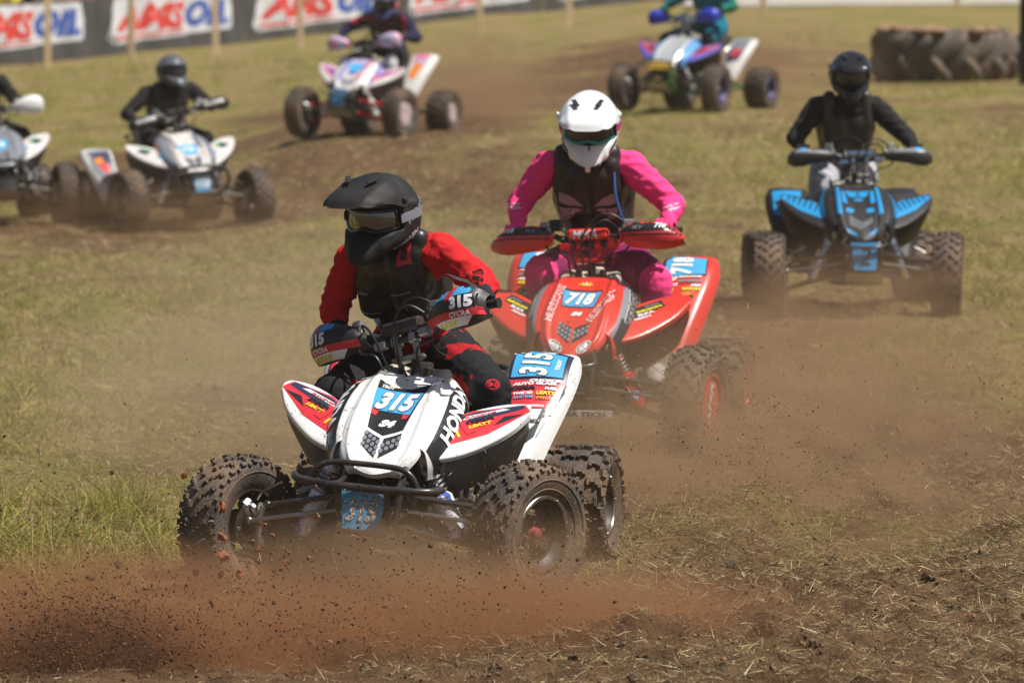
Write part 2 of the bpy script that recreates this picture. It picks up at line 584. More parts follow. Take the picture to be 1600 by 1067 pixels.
def hood_mesh():
    P = patch(hood_ctrl(), 60, 61)
    t = np.linspace(0, 1, 60)[:, None]; c = np.abs(np.linspace(-1, 1, 61))[None, :]
    rec = -.008 * (1 - sstep(.60, .66, c + .10 * t)) * sstep(.02, .06, t) * (1 - sstep(.80, .86, t - .06 * (1 - c)))
    rec = rec + .006 * np.exp(-((c - .74 + .1 * t) / .05) ** 2) * sstep(0, .1, t) * (1 - sstep(.75, .9, t)) - .010 * sstep(.93, 1.0, c)
    P[:, :, 2] += rec * .85; P[:, :, 1] -= rec * .5
    mb = MB(); mb.grid(P, thick=.004); return mb.mesh("hood", 50)

def shroud_ctrl():
    rows = [(.42, .80, .115), (.33, .79, .133), (.20, .766, .142), (.08, .714, .150), (-.04, .646, .155), (-.12, .592, .148)]
    P = []
    for i, (y, z, x) in enumerate(rows):
        bul = [.055, .078, .092, .090, .066, .03][i]
        dz = [.10, .13, .15, .14, .11, .07][i]
        P.append([(x - .008, y, z - .012), (x + bul * .55, y + .0, z - .030), (x + bul * .98, y + .01, z - .085), (x + bul * .9, y + .03, z - .06 - dz)])
    return np.array(P)
def shroud_mesh(side):
    mb = MB(); P = shroud_ctrl()
    if side < 0: P = mirror(P)
    mb.grid(patch(P, 24, 16), thick=.004); return mb.mesh("radiator_shroud", 60)

def ffender_ctrl():
    E0 = [(.135, -.07, .545), (.20, -.06, .548), (.28, -.01, .570), (.36, .07, .610), (.425, .15, .657), (.465, .23, .705)]
    Em = [(.135, -.01, .592), (.195, .03, .615), (.265, .09, .64), (.34, .155, .672), (.405, .21, .697), (.462, .26, .722)]
    E1 = [(.135, .07, .63), (.19, .13, .66), (.25, .19, .69), (.32, .25, .712), (.385, .285, .725), (.45, .30, .730)]
    Lp = [(x * 1.0 + .002, y + .004, z - .024) for x, y, z in E0]
    return np.array([[Lp[i], E0[i], Em[i], E1[i]] for i in range(6)])
def ffender_mesh(side):
    mb = MB(); P = ffender_ctrl()
    if side < 0: P = mirror(P)
    mb.grid(patch(P, 30, 22), thick=.004); return mb.mesh("front_fender", 60)
def flap_mesh(side):
    E0 = [(.15, -.05, .532), (.20, -.045, .535), (.28, .005, .556), (.36, .085, .595), (.42, .16, .640), (.455, .235, .685)]
    P = np.array([[(x, y + .003, z), (x - .004, y + .045, z - .06), (x - .02 - .035 * (i / 5), y + .12, z - (.12 + .06 * i / 5))] for i, (x, y, z) in enumerate(E0)])
    if side < 0: P = mirror(P)
    mb = MB(); mb.grid(patch(P, 20, 12), thick=.003); return mb.mesh("mud_flap", 60)

def rfender_ctrl():
    P = np.array([
        [(0.270, 0.620, 0.430), (0.322, 0.620, 0.444), (0.377, 0.635, 0.444), (0.400, 0.665, 0.436)],
        [(0.250, 0.700, 0.540), (0.320, 0.700, 0.554), (0.393, 0.715, 0.554), (0.425, 0.745, 0.546)],
        [(0.240, 0.790, 0.640), (0.324, 0.790, 0.654), (0.412, 0.805, 0.654), (0.450, 0.835, 0.646)],
        [(0.235, 0.880, 0.725), (0.328, 0.880, 0.739), (0.426, 0.895, 0.739), (0.468, 0.925, 0.731)],
        [(0.225, 0.980, 0.800), (0.324, 0.980, 0.814), (0.428, 0.995, 0.814), (0.472, 1.025, 0.806)],
        [(0.220, 1.070, 0.835), (0.314, 1.070, 0.849), (0.413, 1.085, 0.849), (0.455, 1.115, 0.841)]])
    # grid: rows bottom -> top, columns inner -> outer
    return P
def rfender_mesh(side):
    P = rfender_ctrl()
    edge = P[:, -1:] + np.array([.014, .010, -.03]) ; P = np.concatenate([P, edge], 1)
    P = P[:, ::-1] if side > 0 else P * np.array([-1, 1, 1])
    mb = MB(); mb.grid(patch(P, 32, 26), thick=-.004); return mb.mesh("rear_fender", 60)

def guard_mesh(side, style):
    rows = {'pod': [(.15, -.045, .02, .022), (.20, -.08, .03, .045), (.27, -.10, .034, .068), (.34, -.098, .036, .074), (.39, -.075, .036, .062), (.415, -.035, .034, .04)],
            'long': [(.155, -.05, .03, .024), (.20, -.08, .026, .048), (.27, -.095, .020, .056), (.34, -.095, .014, .057), (.395, -.075, .008, .042), (.44, -.035, .0, .014)],
            'bar': [(.15, -.045, .02, .018), (.20, -.075, .02, .03), (.28, -.09, .018, .040), (.35, -.09, .012, .052), (.405, -.07, .008, .046), (.44, -.03, .006, .018)]}[style]
    P = []
    for (x, y, z, h) in rows:
        P.append([(x, y + .035 * abs(c) ** 2 - .006 * (c > 0), z + c * h) for c in (-1, -.55, 0, .55, 1)])
    P = np.array(P)
    if side < 0: P = P * np.array([-1, 1, 1]); P = P[:, ::-1]
    mb = MB(); mb.grid(patch(P, 24, 18)[:, ::-1], thick=.005); return mb.mesh("handguard", 60)

def seat_mesh():
    rows = [(.42, .80, .07), (.50, .80, .09), (.65, .775, .12), (.85, .765, .14), (1.05, .78, .135), (1.22, .80, .11), (1.30, .79, .07)]
    P = []
    for (y, z, hw) in rows:
        P.append([(c * hw, y, z - (.11 if abs(c) > 1.05 else .02 * abs(c) ** 3)) for c in (-1.1, -.98, -.6, 0, .6, .98, 1.1)])
    mb = MB(); mb.grid(patch(np.array(P)[:, ::-1], 26, 26), thick=.02); return mb.mesh("seat", 60)

def spring_pts(a, b, r, turns, n=12):
    a, b = Vector(a), Vector(b); d = (b - a); L = d.length; d.normalize()
    s = d.cross(Vector((0, 1, 0))).normalized(); t = d.cross(s)
    return [a + d * (L * k / (turns * n)) + s * r * math.cos(2 * math.pi * k / n) + t * r * math.sin(2 * math.pi * k / n) for k in range(turns * n + 1)]

def hexes(poly, r=.0125):
    """honeycomb wires clipped to a polygon (2-D), as thin quads"""
    from mathutils.geometry import intersect_point_tri_2d
    def inside(p):
        c = False
        for i in range(len(poly)):
            x1, y1 = poly[i]; x2, y2 = poly[i - 1]
            if (y1 > p[1]) != (y2 > p[1]) and p[0] < (x2 - x1) * (p[1] - y1) / (y2 - y1) + x1: c = not c
        return c
    out = []
    xs = [p[0] for p in poly]; ys = [p[1] for p in poly]
    h = r * math.sqrt(3)
    i = 0; x = min(xs)
    while x < max(xs) + r:
        y = min(ys) + (h / 2 if i % 2 else 0)
        while y < max(ys) + h:
            if inside((x, y)):
                out.append(ellipse2d(x, y, r * .72, r * .72, 6))
            y += h
        x += 1.5 * r; i += 1
    return out

def make_quad(label, group, loc, yaw, pal, steer=0, body_roll=0, bar_tilt=0, bar_yaw=None, plate=None, detail=True, scale=1.0, bar_c=(0, .36, .92),
              guard='pod', decals=None, bumper='loop', cover_text=None, name="racing_quad"):
    """a sport racing quad; yaw: nose turned towards picture left by that many degrees"""
    q = empty(name, loc, -R(yaw)); q.scale = (scale,) * 3
    tag(q, label, "quad bike", group)
    BM = T(0, .4, .35) @ RY(body_roll) @ T(0, -.4, -.35)        # sprung body leans
    dec = decals or {}
    # wheels
    for sx in (-1, 1):
        make_wheel(q, pal, sx * .535, 0, .258, True, sx, -steer, sx * 2, random.uniform(0, 90), text=cover_text)
        make_wheel(q, pal, sx * .475, 1.27, .226, False, sx, 0, 0, random.uniform(0, 90), text=None)
    # hood, shrouds, fenders
    hood = obj("hood", cached("hood", hood_mesh), pal['body'], q, BM)
    for sx in (-1, 1):
        sh = obj("radiator_shroud", cached(("shroud", sx), lambda: shroud_mesh(sx)), pal.get('shroud', pal['body']), q, BM)
        ff = obj("front_fender", cached(("ff", sx), lambda: ffender_mesh(sx)), pal['fender'], q, BM)
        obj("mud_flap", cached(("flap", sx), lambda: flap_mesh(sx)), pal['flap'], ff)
        rf = obj("rear_fender", cached(("rf", sx), lambda: rfender_mesh(sx)), pal['rfender'], q, BM @ T(*pal.get('rf_off', (0, 0, 0))))
        for nm, part, fr, ky, ml in (("shroud", sh, None, ("shroud", sx), .02), ("ffender", ff, None, ("ff", sx), .02), ("rfender", rf, None, ("rf", sx), .03)):
            d = dec.get(nm)
            if not d: continue
            items = d(sx)
            if not items: continue
            if nm == "shroud":
                fr = frame_from((.205, .14, .67), (0, .86, .51), (-.6, 0, .75)) if sx > 0 else frame_from((-.205, .14, .67), (0, -.86, -.51), (.6, 0, .75))
            elif nm == "ffender":
                fr = frame_from((sx * .29, .10, .66), (.72, sx * .45, sx * .5), (-.3 * sx, .7, .5))
            else:
                fr = frame_from((sx * .35, .83, .68), (1, 0, .0), (0, .58, .66))
                items = [(np.array(v_) * [.92, .72] + [0, .0], f_, m_, l_) for v_, f_, m_, l_ in items]
            me = cached(("dec", nm, sx, dec['key']), lambda: decal_mesh("graphics", items, fr, bvh_of(CACHE[ky]), ml))
            obj("graphics", me, dec.get('prints', PRINTS), part)
    if 'hood' in dec:
        fr = frame_from((0, .063, .715), (1, 0, 0), (0, .857, .515))
        me = cached(("dec", "hood", dec['key']), lambda: decal_mesh("graphics", [(np.array(v_) * [1.0, 1.45], f_, m_, l_) for v_, f_, m_, l_ in dec['hood']()], fr, bvh_of(CACHE["hood"]), .015))
        obj("graphics", me, dec.get('prints', PRINTS), hood)
    obj("fastener", cached("fast", fasteners), M_BLACKPL, hood)
    obj("seat", cached("seat", seat_mesh), pal.get('seat', M_BLACKPL), q, BM)
    tk = cached("tank", tank_mesh); obj("fuel_tank", tk, M_TANK, q, BM)
    # frame, engine, nose
    obj("frame", cached("frame", frame_mesh), pal['frame'], q, BM)
    obj("engine", cached("engine", engine_mesh), M_ENGINE, q, BM)
    obj("radiator", cached("radiator", radiator_mesh), M_ENGINE, q, BM)
    obj("front_bumper", cached(("bumper", bumper), lambda: bumper_mesh(bumper)), pal.get('bumper', pal['frame']), q, BM)
    obj("skid_plate", cached("skid", skid_mesh), pal.get('skid', M_ALU), q, BM)
    for sx in (-1, 1):
        obj("nerf_bar", cached(("nerf", sx), lambda: nerf_mesh(sx)), pal['frame'], q, BM)
    obj("exhaust", cached("exhaust", exhaust_mesh), M_ALU, q, BM)
    obj("rear_axle", cached("raxle", rear_axle_mesh), M_STEEL, q)
    obj("swingarm", cached("swing", swing_mesh), M_ALU, q)
    obj("grab_bar", cached("grab", grab_mesh), pal['frame'], q, BM)
    if plate:
        pm = cached(("plate", pal['plate_h']), lambda: plate_mesh(pal['plate_h']))
        pl = obj("number_plate", pm, pal.get('plate', M_PRINT_BLUE), q, BM @ T(*pal.get('plate_off', (0, 0, 0))))
        if plate != ' ':
            me = cached(("platenum", plate, pal['plate_h']), lambda: decal_mesh("plate_number", [(*place_text(plate, 0, 0, pal['plate_h'] * (.6 if len(plate) > 1 else .66), .115 if len(plate) > 1 else .078, bold=.05 if len(plate) > 1 else .012, shear=.25), 0, 1)],
                        frame_from((0, -.335, .36), (1, 0, 0), (0, .25, 1)), bvh_of(pm), .03))
            obj("plate_number", me, pal.get('plate_num', M_PRINT_WHITE), pl)
    # front suspension, steering
    st = steer
    for sx in (-1, 1):
        obj("suspension_arm", cached(("aarmU", sx), lambda: arm_mesh(sx, 1)), pal['arm'], q)
        obj("suspension_arm", cached(("aarmL", sx), lambda: arm_mesh(sx, 0)), pal['arm'], q)
        sk = obj("shock_absorber", cached(("shock", sx), lambda: shock_mesh(sx)), pal['shock'], q)
        obj("coil_spring", cached(("spring", sx), lambda: spring_mesh(sx)), pal['spring'], sk)
        obj("oil_reservoir", cached(("reservoir", sx), lambda: reservoir_mesh(sx)), M_ALU, sk)
        obj("steering_knuckle", cached(("upright", sx), lambda: upright_mesh(sx)), M_ALU, q, T(sx * .455, 0, .258) @ RZ(-st))
        obj("brake_caliper", cached(("cal", sx), lambda: caliper_mesh(sx)), M_ALU, q, T(sx * .455, 0, .258) @ RZ(-st))
        obj("tie_rod", cached(("tie", sx, st), lambda: tie_mesh(sx, st)), M_STEEL, q)
    # handlebar
    by = -(steer if bar_yaw is None else bar_yaw)
    HB = T(*bar_c) @ RX(-12) @ RZ(by) @ RY(-bar_tilt)
    hb = obj("handlebar", cached("bars", bars_mesh), pal.get('bar', M_BLACKPL), q, HB)
    pad = obj("crossbar_pad", cached("pad", pad_mesh), pal.get('pad', M_BLACKPL), hb)
    if pal.get('pad_text'):
        me = decal_mesh("pad_lettering", [(*place_text(pal['pad_text'], -.01, 0, .034, .115, bold=.03, shear=.15), 0, 1)], frame_from((0, -.06, .042), (1, 0, 0), (0, .1, 1)), bvh_of(CACHE["pad"]), .02)
        obj("pad_lettering", me, M_PRINT_WHITE, hb)
    obj("bar_clamp", cached("clamp", clamp_mesh), pal.get('clamp', M_ALU), hb)
    for sx in (-1, 1):
        obj("grip", cached(("grip", sx), lambda: grip_mesh(sx)), M_RUBBERBAR, hb)
        obj("lever", cached(("lever", sx), lambda: lever_mesh(sx)), M_STEEL, hb)
        obj("master_cylinder", cached(("mc", sx), lambda: mc_mesh(sx)), M_ALU if detail else M_BLACKPL, hb)
        hg = obj("handguard", cached(("guard", sx, guard), lambda: guard_mesh(sx, guard)), pal['guard'], hb)
        if 'guard' in dec:
            fr = frame_from((sx * .30, -.10, .035), (1, 0, 0), (0, 0, 1))
            me = cached(("dec", "guard", sx, dec['key']), lambda: decal_mesh("graphics", dec['guard'](sx), fr, bvh_of(CACHE[("guard", sx, guard)]), .02))
            obj("graphics", me, PRINTS, hg)
    obj("control_cable", cached("cables", cables_mesh), M_CABLE, hb)
    obj("steering_stem", cached("stem", stem_mesh), pal.get('stem', M_FRAME), q, BM)
    q["_hb"] = [c for r in HB for c in r]
    return q, HB

def fasteners():
    mb = MB()
    P = patch(hood_ctrl(), 44, 41)
    for (i, j) in ((2, 3), (2, 37), (33, 2), (33, 38)):
        c = Vector(P[i, j])
        mb.ball((c.x, c.y, c.z + .001), (.009, .009, .004), seg=10, rings=6)
    return mb.mesh("fastener")
def tank_mesh():
    P = []
    for (y, z, hw) in [(.27, .775, .13), (.32, .80, .14), (.42, .815, .13), (.52, .805, .10), (.6, .77, .07)]:
        P.append([(c * hw, y, z - .1 * (abs(c) > 1) - .015 * abs(c) ** 2 - .05 * math.exp(-(c / .32) ** 2) * (y < .45)) for c in (1.05, .95, .6, .2, -.2, -.6, -.95, -1.05)])
    mb = MB(); mb.grid(patch(np.array(P), 18, 30), thick=.01)
    mb.lathe([(0, .035), (.03, .035), (.035, .028), (.035, .001)], 16, M=T(0, .5, .79) @ RY(-90))
    return mb.mesh("fuel_tank", 50)
def frame_mesh():
    mb = MB()
    for sx in (-1, 1):
        mb.tube([(sx * .07, -.20, .26), (sx * .10, -.22, .34), (sx * .10, -.16, .47), (sx * .09, .0, .58), (sx * .07, .22, .70), (sx * .05, .32, .74)], .014, 10)
        mb.tube([(sx * .07, -.20, .25), (sx * .09, .1, .20), (sx * .13, .45, .19), (sx * .13, .75, .22), (sx * .11, .9, .34)], .014, 10)
        mb.tube([(sx * .06, .32, .73), (sx * .10, .6, .68), (sx * .10, .95, .68), (sx * .09, 1.28, .72)], .013, 8)
        mb.tube([(sx * .12, .72, .22), (sx * .11, .85, .5), (sx * .10, .95, .68)], .013, 8)
        mb.tube([(sx * .10, -.16, .45), (sx * .11, .10, .42), (sx * .13, .35, .30)], .012, 8)
        mb.tube([(sx * .10, -.22, .33), (sx * .10, .08, .33)], .012, 8)
        mb.box((.03, .04, .05), T(sx * .11, -.12, .27), .006); mb.box((.03, .04, .05), T(sx * .11, .12, .27), .006)
        mb.box((.025, .04, .05), T(sx * .13, -.1, .39), .006); mb.box((.025, .04, .05), T(sx * .13, .12, .39), .006)
        mb.box((.03, .035, .05), T(sx * .14, 0, .56), .006)
    for y, z in ((-.21, .26), (-.2, .42), (0, .575), (.1, .21), (-.22, .335)):
        mb.tube([(-.1, y, z), (.1, y, z)], .012, 8)
    return mb.mesh("frame")
def engine_mesh():
    mb = MB()
    mb.box((.24, .34, .20), T(0, .52, .33), .035); mb.box((.30, .20, .16), T(0, .55, .32), .03)
    for k in range(7): mb.box((.18, .19, .008), T(0, .42, .46 + .022 * k) @ RX(-18), .003)
    mb.box((.14, .15, .2), T(0, .42, .52) @ RX(-18), .01)
    mb.lathe([(-.16, .0005), (-.16, .06), (-.14, .085), (.14, .085), (.16, .06), (.16, .0005)], 24, M=T(0, .47, .32))
    mb.box((.16, .12, .16), T(0, .25, .50), .02); mb.box((.11, .11, .09), T(.0, .12, .33), .015)
    mb.tube([(.04, .33, .52), (.10, .2, .47), (.09, .05, .43), (.13, -.02, .40)], .02, 8)
    return mb.mesh("engine")
def radiator_mesh():
    mb = MB()
    mb.box((.25, .035, .20), T(0, -.02, .49) @ RX(15), .006)
    for k in range(12): mb.box((.24, .004, .004), T(0, -.042 + .0035 * k * .3, .41 + .0145 * k) @ RX(15))
    mb.box((.03, .045, .21), T(.13, -.02, .49) @ RX(15), .008); mb.box((.03, .045, .21), T(-.13, -.02, .49) @ RX(15), .008)
    return mb.mesh("radiator")
def bumper_mesh(kind):
    mb = MB()
    if kind == 'loop':
        mb.tube(crom([(-.27, -.27, .455), (-.24, -.33, .45), (-.15, -.365, .447), (0, -.38, .445), (.15, -.365, .447), (.24, -.33, .45), (.27, -.27, .455)], 25, 0), .0145, 12)
        mb.tube(crom([(-.20, -.34, .45), (-.17, -.34, .50), (-.12, -.335, .522), (0, -.335, .526), (.12, -.335, .522), (.17, -.34, .50), (.20, -.34, .45)], 25, 0), .011, 10)
        for sx in (-1, 1):
            mb.tube([(sx * .13, -.368, .447), (sx * .11, -.27, .44), (sx * .10, -.17, .46)], .011, 8)
            mb.tube([(sx * .09, -.37, .44), (sx * .09, -.30, .33), (sx * .08, -.2, .27)], .011, 8)
        mb.box((.19, .01, .012), T(0, -.33, .275), .003)
    elif kind == 'low':
        mb.tube(crom([(-.10, -.22, .50), (-.13, -.30, .46), (-.06, -.345, .445), (.06, -.345, .445), (.13, -.30, .46), (.10, -.22, .50)], 25, 0), .011, 10)
        mb.tube([(-.17, -.27, .30), (-.1, -.29, .30), (.1, -.29, .30), (.17, -.27, .30)], .011, 8)
        for sx in (-1, 1): mb.tube([(sx * .08, -.34, .445), (sx * .10, -.30, .345), (sx * .08, -.22, .27)], .011, 8)
    else:       # tall hoop
        mb.tube(crom([(-.10, -.20, .30), (-.18, -.30, .33), (-.22, -.34, .42), (-.20, -.33, .51), (-.12, -.33, .545), (.12, -.33, .545), (.20, -.33, .51), (.22, -.34, .42), (.18, -.30, .33), (.10, -.20, .30)], 41, 0), .014, 10)
        mb.tube([(-.2, -.34, .50), (.2, -.34, .50)], .012, 8)
        for sx in (-1, 1): mb.tube([(sx * .12, -.33, .54), (sx * .1, -.2, .5)], .011, 8)
    return mb.mesh("front_bumper")
def skid_mesh():
    mb = MB()
    P = np.array([[(x * w, y, z) for x in (-1, -.5, 0, .5, 1)] for (y, z, w) in ((-.29, .33, .09), (-.26, .27, .11), (-.2, .215, .12), (0, .195, .13), (.4, .18, .14), (.75, .19, .14))])
    mb.grid(patch(P, 24, 9), thick=.005); return mb.mesh("skid_plate", 50)
def plate_mesh(h):
    mb = MB()
    rows = []
    for k in range(6):
        t = k / 5; z = .36 + h / 2 - h * t; w = .086 - .022 * t
        rows.append([(x * w, -.335 + .25 * (.36 - z) * -1 + .008 * x * x, z) for x in (-1, -.5, 0, .5, 1)])
    mb.grid(np.array(rows), thick=.004); return mb.mesh("number_plate", 50)
def nerf_mesh(sx):
    mb = MB()
    mb.tube(crom([(sx * .14, .16, .26), (sx * .30, .20, .27), (sx * .44, .30, .27), (sx * .47, .5, .27), (sx * .46, .78, .28), (sx * .36, .90, .29), (sx * .14, .90, .32)], 25, 0), .014, 8)
    mb.tube([(sx * .14, .56, .25), (sx * .45, .56, .265)], .012, 8)
    mb.box((.11, .06, .02), T(sx * .29, .55, .275), .006)
    for k in range(9): mb.box((.3, .012, .002), T(sx * .3, .25 + .075 * k, .268))
    for k in range(5): mb.box((.012, .62, .002), T(sx * (.18 + .06 * k), .55, .2705))
    return mb.mesh("nerf_bar")
def exhaust_mesh():
    mb = MB()
    mb.tube(crom([(.05, .35, .48), (.14, .25, .42), (.18, .4, .40), (.17, .7, .5), (.16, .95, .6), (.16, 1.0, .62)], 25, 0), .02, 10)
    mb.tube([(.16, .98, .615), (.17, 1.05, .64), (.18, 1.4, .70), (.18, 1.44, .705)], [.025, .05, .05, .03], 16)
    return mb.mesh("exhaust")
def rear_axle_mesh():
    mb = MB()
    mb.lathe([(-.46, .0005), (-.46, .018), (.46, .018), (.46, .0005)], 14, M=T(0, 1.27, .226))
    mb.lathe([(-.075, .02), (-.075, .085), (-.068, .085), (-.068, .02)], 28, M=T(0, 1.27, .226)); mb.lathe([(.09, .02), (.09, .075), (.094, .075), (.094, .02)], 28, M=T(0, 1.27, .226))
    return mb.mesh("rear_axle")
def swing_mesh():
    mb = MB()
    for sx in (-1, 1): mb.tube([(sx * .09, .78, .30), (sx * .08, 1.0, .27), (sx * .05, 1.22, .235)], [.03, .025, .03], 10)
    mb.lathe([(-.07, .0005), (-.07, .045), (.07, .045), (.07, .0005)], 20, M=T(0, 1.27, .226))
    mb.tube([(0, .8, .62), (0, .98, .33)], .03, 12); mb.tube(spring_pts((0, .82, .60), (0, .96, .37), .045, 6), .008, 6)
    return mb.mesh("swingarm")
def grab_mesh():
    mb = MB(); mb.tube(crom([(-.12, 1.15, .68), (-.13, 1.38, .72), (-.10, 1.46, .74), (.10, 1.46, .74), (.13, 1.38, .72), (.12, 1.15, .68)], 25, 0), .012, 8); return mb.mesh("grab_bar")
def arm_mesh(sx, up):
    mb = MB()
    z0, z1, xi = (.39, .335, .13) if up else (.27, .18, .11)
    for y in (-.11, .12): mb.tube([(sx * xi, y, z0), (sx * .3, y * .45, (z0 + z1) / 2 - .005), (sx * .425, 0, z1)], .0115, 8)
    mb.tube([(sx * .26, -.05, (z0 + z1) / 2 + .003), (sx * .26, .055, (z0 + z1) / 2 + .003)], .008, 6)
    mb.ball((sx * .43, 0, z1), .019, seg=10, rings=6)
    for y in (-.11, .12): mb.tube([(sx * xi, y - .022, z0), (sx * xi, y + .022, z0)], .018, 10)
    return mb.mesh("suspension_arm")
SA, SB = (.135, -.005, .575), (.30, -.01, .215)
def shock_mesh(sx):
    mb = MB(); a, b = Vector((sx * SA[0], SA[1] - .02, SA[2])), Vector((sx * SB[0], SB[1] - .03, SB[2])); d = b - a
    mb.tube([a, a + d * .08], .016, 10); mb.tube([a + d * .06, a + d * .10, a + d * .35, a + d * .36], [.03, .032, .032, .024], 16)
    mb.tube([a + d * .36, a + d * .7], .009, 8); mb.tube([a + d * .50, a + d * .54, a + d * .93, a + d * .97], [.026, .040, .036, .02], 16); mb.tube([a + d * .96, b], .014, 8)
    return mb.mesh("shock_absorber")
def spring_mesh(sx):
    mb = MB(); a, b = Vector((sx * SA[0], SA[1] - .02, SA[2])), Vector((sx * SB[0], SB[1] - .03, SB[2])); d = b - a
    mb.tube(spring_pts(a + d * .30, a + d * .52, .031, 5), .0055, 6); return mb.mesh("coil_spring")
def reservoir_mesh(sx):
    mb = MB(); a, b = Vector((sx * SA[0], SA[1] - .02, SA[2])), Vector((sx * SB[0], SB[1] - .03, SB[2])); d = b - a; o = Vector((-sx * .05, .03, .02))
    mb.tube([a + o + d * .02, a + o + d * .05, a + o + d * .38, a + o + d * .42], [.015, .022, .022, .015], 14)
    mb.tube([a + d * .08, a + o * .5 + d * .0, a + o + d * .03], .008, 6); return mb.mesh("oil_reservoir")
def upright_mesh(sx):
    mb = MB()
    mb.tube([(0 - sx * .01, 0, .08), (sx * .01, 0, .03), (sx * .01, 0, -.03), (-sx * .01, 0, -.075)], [.018, .026, .026, .02], 10)
    mb.lathe([(0, .028), (sx * .07, .024)], 16); mb.tube([(0, 0, .01), (-sx * .02, -.08, .03)], .012, 8)
    return mb.mesh("steering_knuckle")
def caliper_mesh(sx):
    mb = MB(); mb.box((.05, .05, .075), RX(35) @ T(sx * .025, 0, .085), .012); mb.box((.035, .03, .05), RX(35) @ T(-sx * .005, 0, .08), .01)
    mb.tube([(sx * .0, -.02, .1), (-sx * .04, -.04, .13), (-sx * .12, -.02, .17)], .004, 6); return mb.mesh("brake_caliper")
def tie_mesh(sx, st):
    p = RZ(-st) @ Vector((-sx * .02, -.085, .0)); e = (sx * .455 + p.x, p.y, .288)
    mb = MB(); mb.tube([(sx * .06, -.10, .345), e], .0085, 8); mb.ball(e, .015, seg=10, rings=6); mb.ball((sx * .06, -.10, .345), .015, seg=10, rings=6); return mb.mesh("tie_rod")
def bars_mesh():
    mb = MB()
    mb.tube(crom([(-.40, .045, .052), (-.27, .02, .056), (-.17, .0, .045), (-.10, 0, .012), (-.05, 0, 0), (.05, 0, 0), (.10, 0, .012), (.17, 0, .045), (.27, .02, .056), (.40, .045, .052)], 45, 0), .0135, 10)
    mb.tube([(-.135, 0, .035), (.135, 0, .035)], .008, 8)
    return mb.mesh("handlebar")
def pad_mesh():
    mb = MB(); mb.box((.19, .045, .05), T(0, -.012, .042), .012); return mb.mesh("crossbar_pad", 60)
def clamp_mesh():
    mb = MB()
    for sx in (-1, 1):
        mb.box((.032, .05, .045), T(sx * .042, 0, -.005), .008); mb.tube([(sx * .042, 0, -.02), (sx * .042, .01, -.07)], .012, 10)
        for y in (-.017, .017): mb.tube([(sx * .042, y, .012), (sx * .042, y, .026)], .006, 8)
    mb.box((.13, .055, .02), T(0, .01, -.075), .006)
    mb.box((.06, .03, .03), T(-.10, -.022, -.012), .006); mb.box((.05, .035, .035), T(.115, -.022, .0), .006)
    return mb.mesh("bar_clamp")
def grip_mesh(sx):
    mb = MB(); mb.tube([(sx * .285, .021, .056), (sx * .30, .024, .056), (sx * .40, .045, .053), (sx * .415, .047, .052)], [.02, .017, .017, .02], 14); return mb.mesh("grip")
def lever_mesh(sx):
    mb = MB(); mb.tube(crom([(sx * .22, -.03, .05), (sx * .26, -.055, .05), (sx * .33, -.045, .05), (sx * .40, -.028, .048)], 12, 0), .006, 8); return mb.mesh("lever")
def mc_mesh(sx):
    mb = MB()
    mb.box((.06, .035, .03), T(sx * .19, -.035, .06) @ RZ(sx * 15), .006); mb.box((.05, .035, .028), T(sx * .19, -.035, .085) @ RZ(sx * 15), .006)
    mb.tube([(sx * .235, .005, .054), (sx * .265, .015, .056)], .024, 12); mb.box((.03, .05, .03), T(sx * .215, -.02, .05), .006)
    mb.tube([(sx * .15, -.04, .05), (sx * .18, -.045, .035)], .013, 10)
    return mb.mesh("master_cylinder")
def cables_mesh():
    mb = MB()
    for pts in ([(-.16, -.04, .05), (-.12, -.10, .06), (-.07, -.11, .02), (-.05, -.07, -.08), (-.04, -.03, -.18)],
                [(.15, -.04, .05), (.10, -.09, .09), (.04, -.10, .05), (.02, -.07, -.08), (.03, -.03, -.18)],
                [(-.2, -.03, .03), (-.17, -.06, -.03), (-.09, -.07, -.06), (-.07, -.03, -.16)],
                [(.22, -.03, .03), (.18, -.05, -.04), (.1, -.06, -.07), (.08, -.02, -.16)],
                [(.18, -.02, .08), (.12, -.05, .12), (.05, -.06, .11), (-.02, -.05, .02), (-.02, -.02, -.12)]):
        mb.tube(crom(pts, 20, 0), .0048, 6)
    return mb.mesh("control_cable")
def stem_mesh():
    mb = MB(); mb.tube([(0, .375, .86), (0, .30, .66), (0, .12, .36)], .018, 10); mb.box((.10, .05, .03), T(0, .33, .76), .006)
    for sx in (-1, 1): mb.box((.02, .03, .07), T(sx * .05, .34, .79), .005)
    return mb.mesh("steering_stem")

# ------------------------------------------------------------------ riders
def capsule(mb, a, b, ra, rb, seg=14):
    a, b = Vector(a), Vector(b); d = (b - a)
    L = d.length; d.normalize()
    pts, rr = [], []
    for t in (-80, -55, -28, 0): pts.append(a + d * ra * math.sin(R(t))); rr.append(ra * math.cos(R(t)))
    for t in (0, 28, 55, 80): pts.append(b + d * rb * math.sin(R(t))); rr.append(rb * math.cos(R(t)))
    mb.tube(pts, rr, seg)

def remesh(mb, voxel, name, smooth=4, M=None):
    me = bpy.data.meshes.new("volume_" + name); me.from_pydata(mb.v, [], mb.f); me.update()
    o = bpy.data.objects.new("volume", me); COL.objects.link(o)
    m = o.modifiers.new("r", 'REMESH'); m.mode = 'VOXEL'; m.voxel_size = voxel; m.use_smooth_shade = True
    s = o.modifiers.new("s", 'SMOOTH'); s.iterations = smooth; s.factor = .5
    dg = bpy.context.evaluated_depsgraph_get()
    out = bpy.data.meshes.new_from_object(o.evaluated_get(dg)); out.name = name
    bpy.data.objects.remove(o); bpy.data.meshes.remove(me)
    out.shade_smooth()
    return out

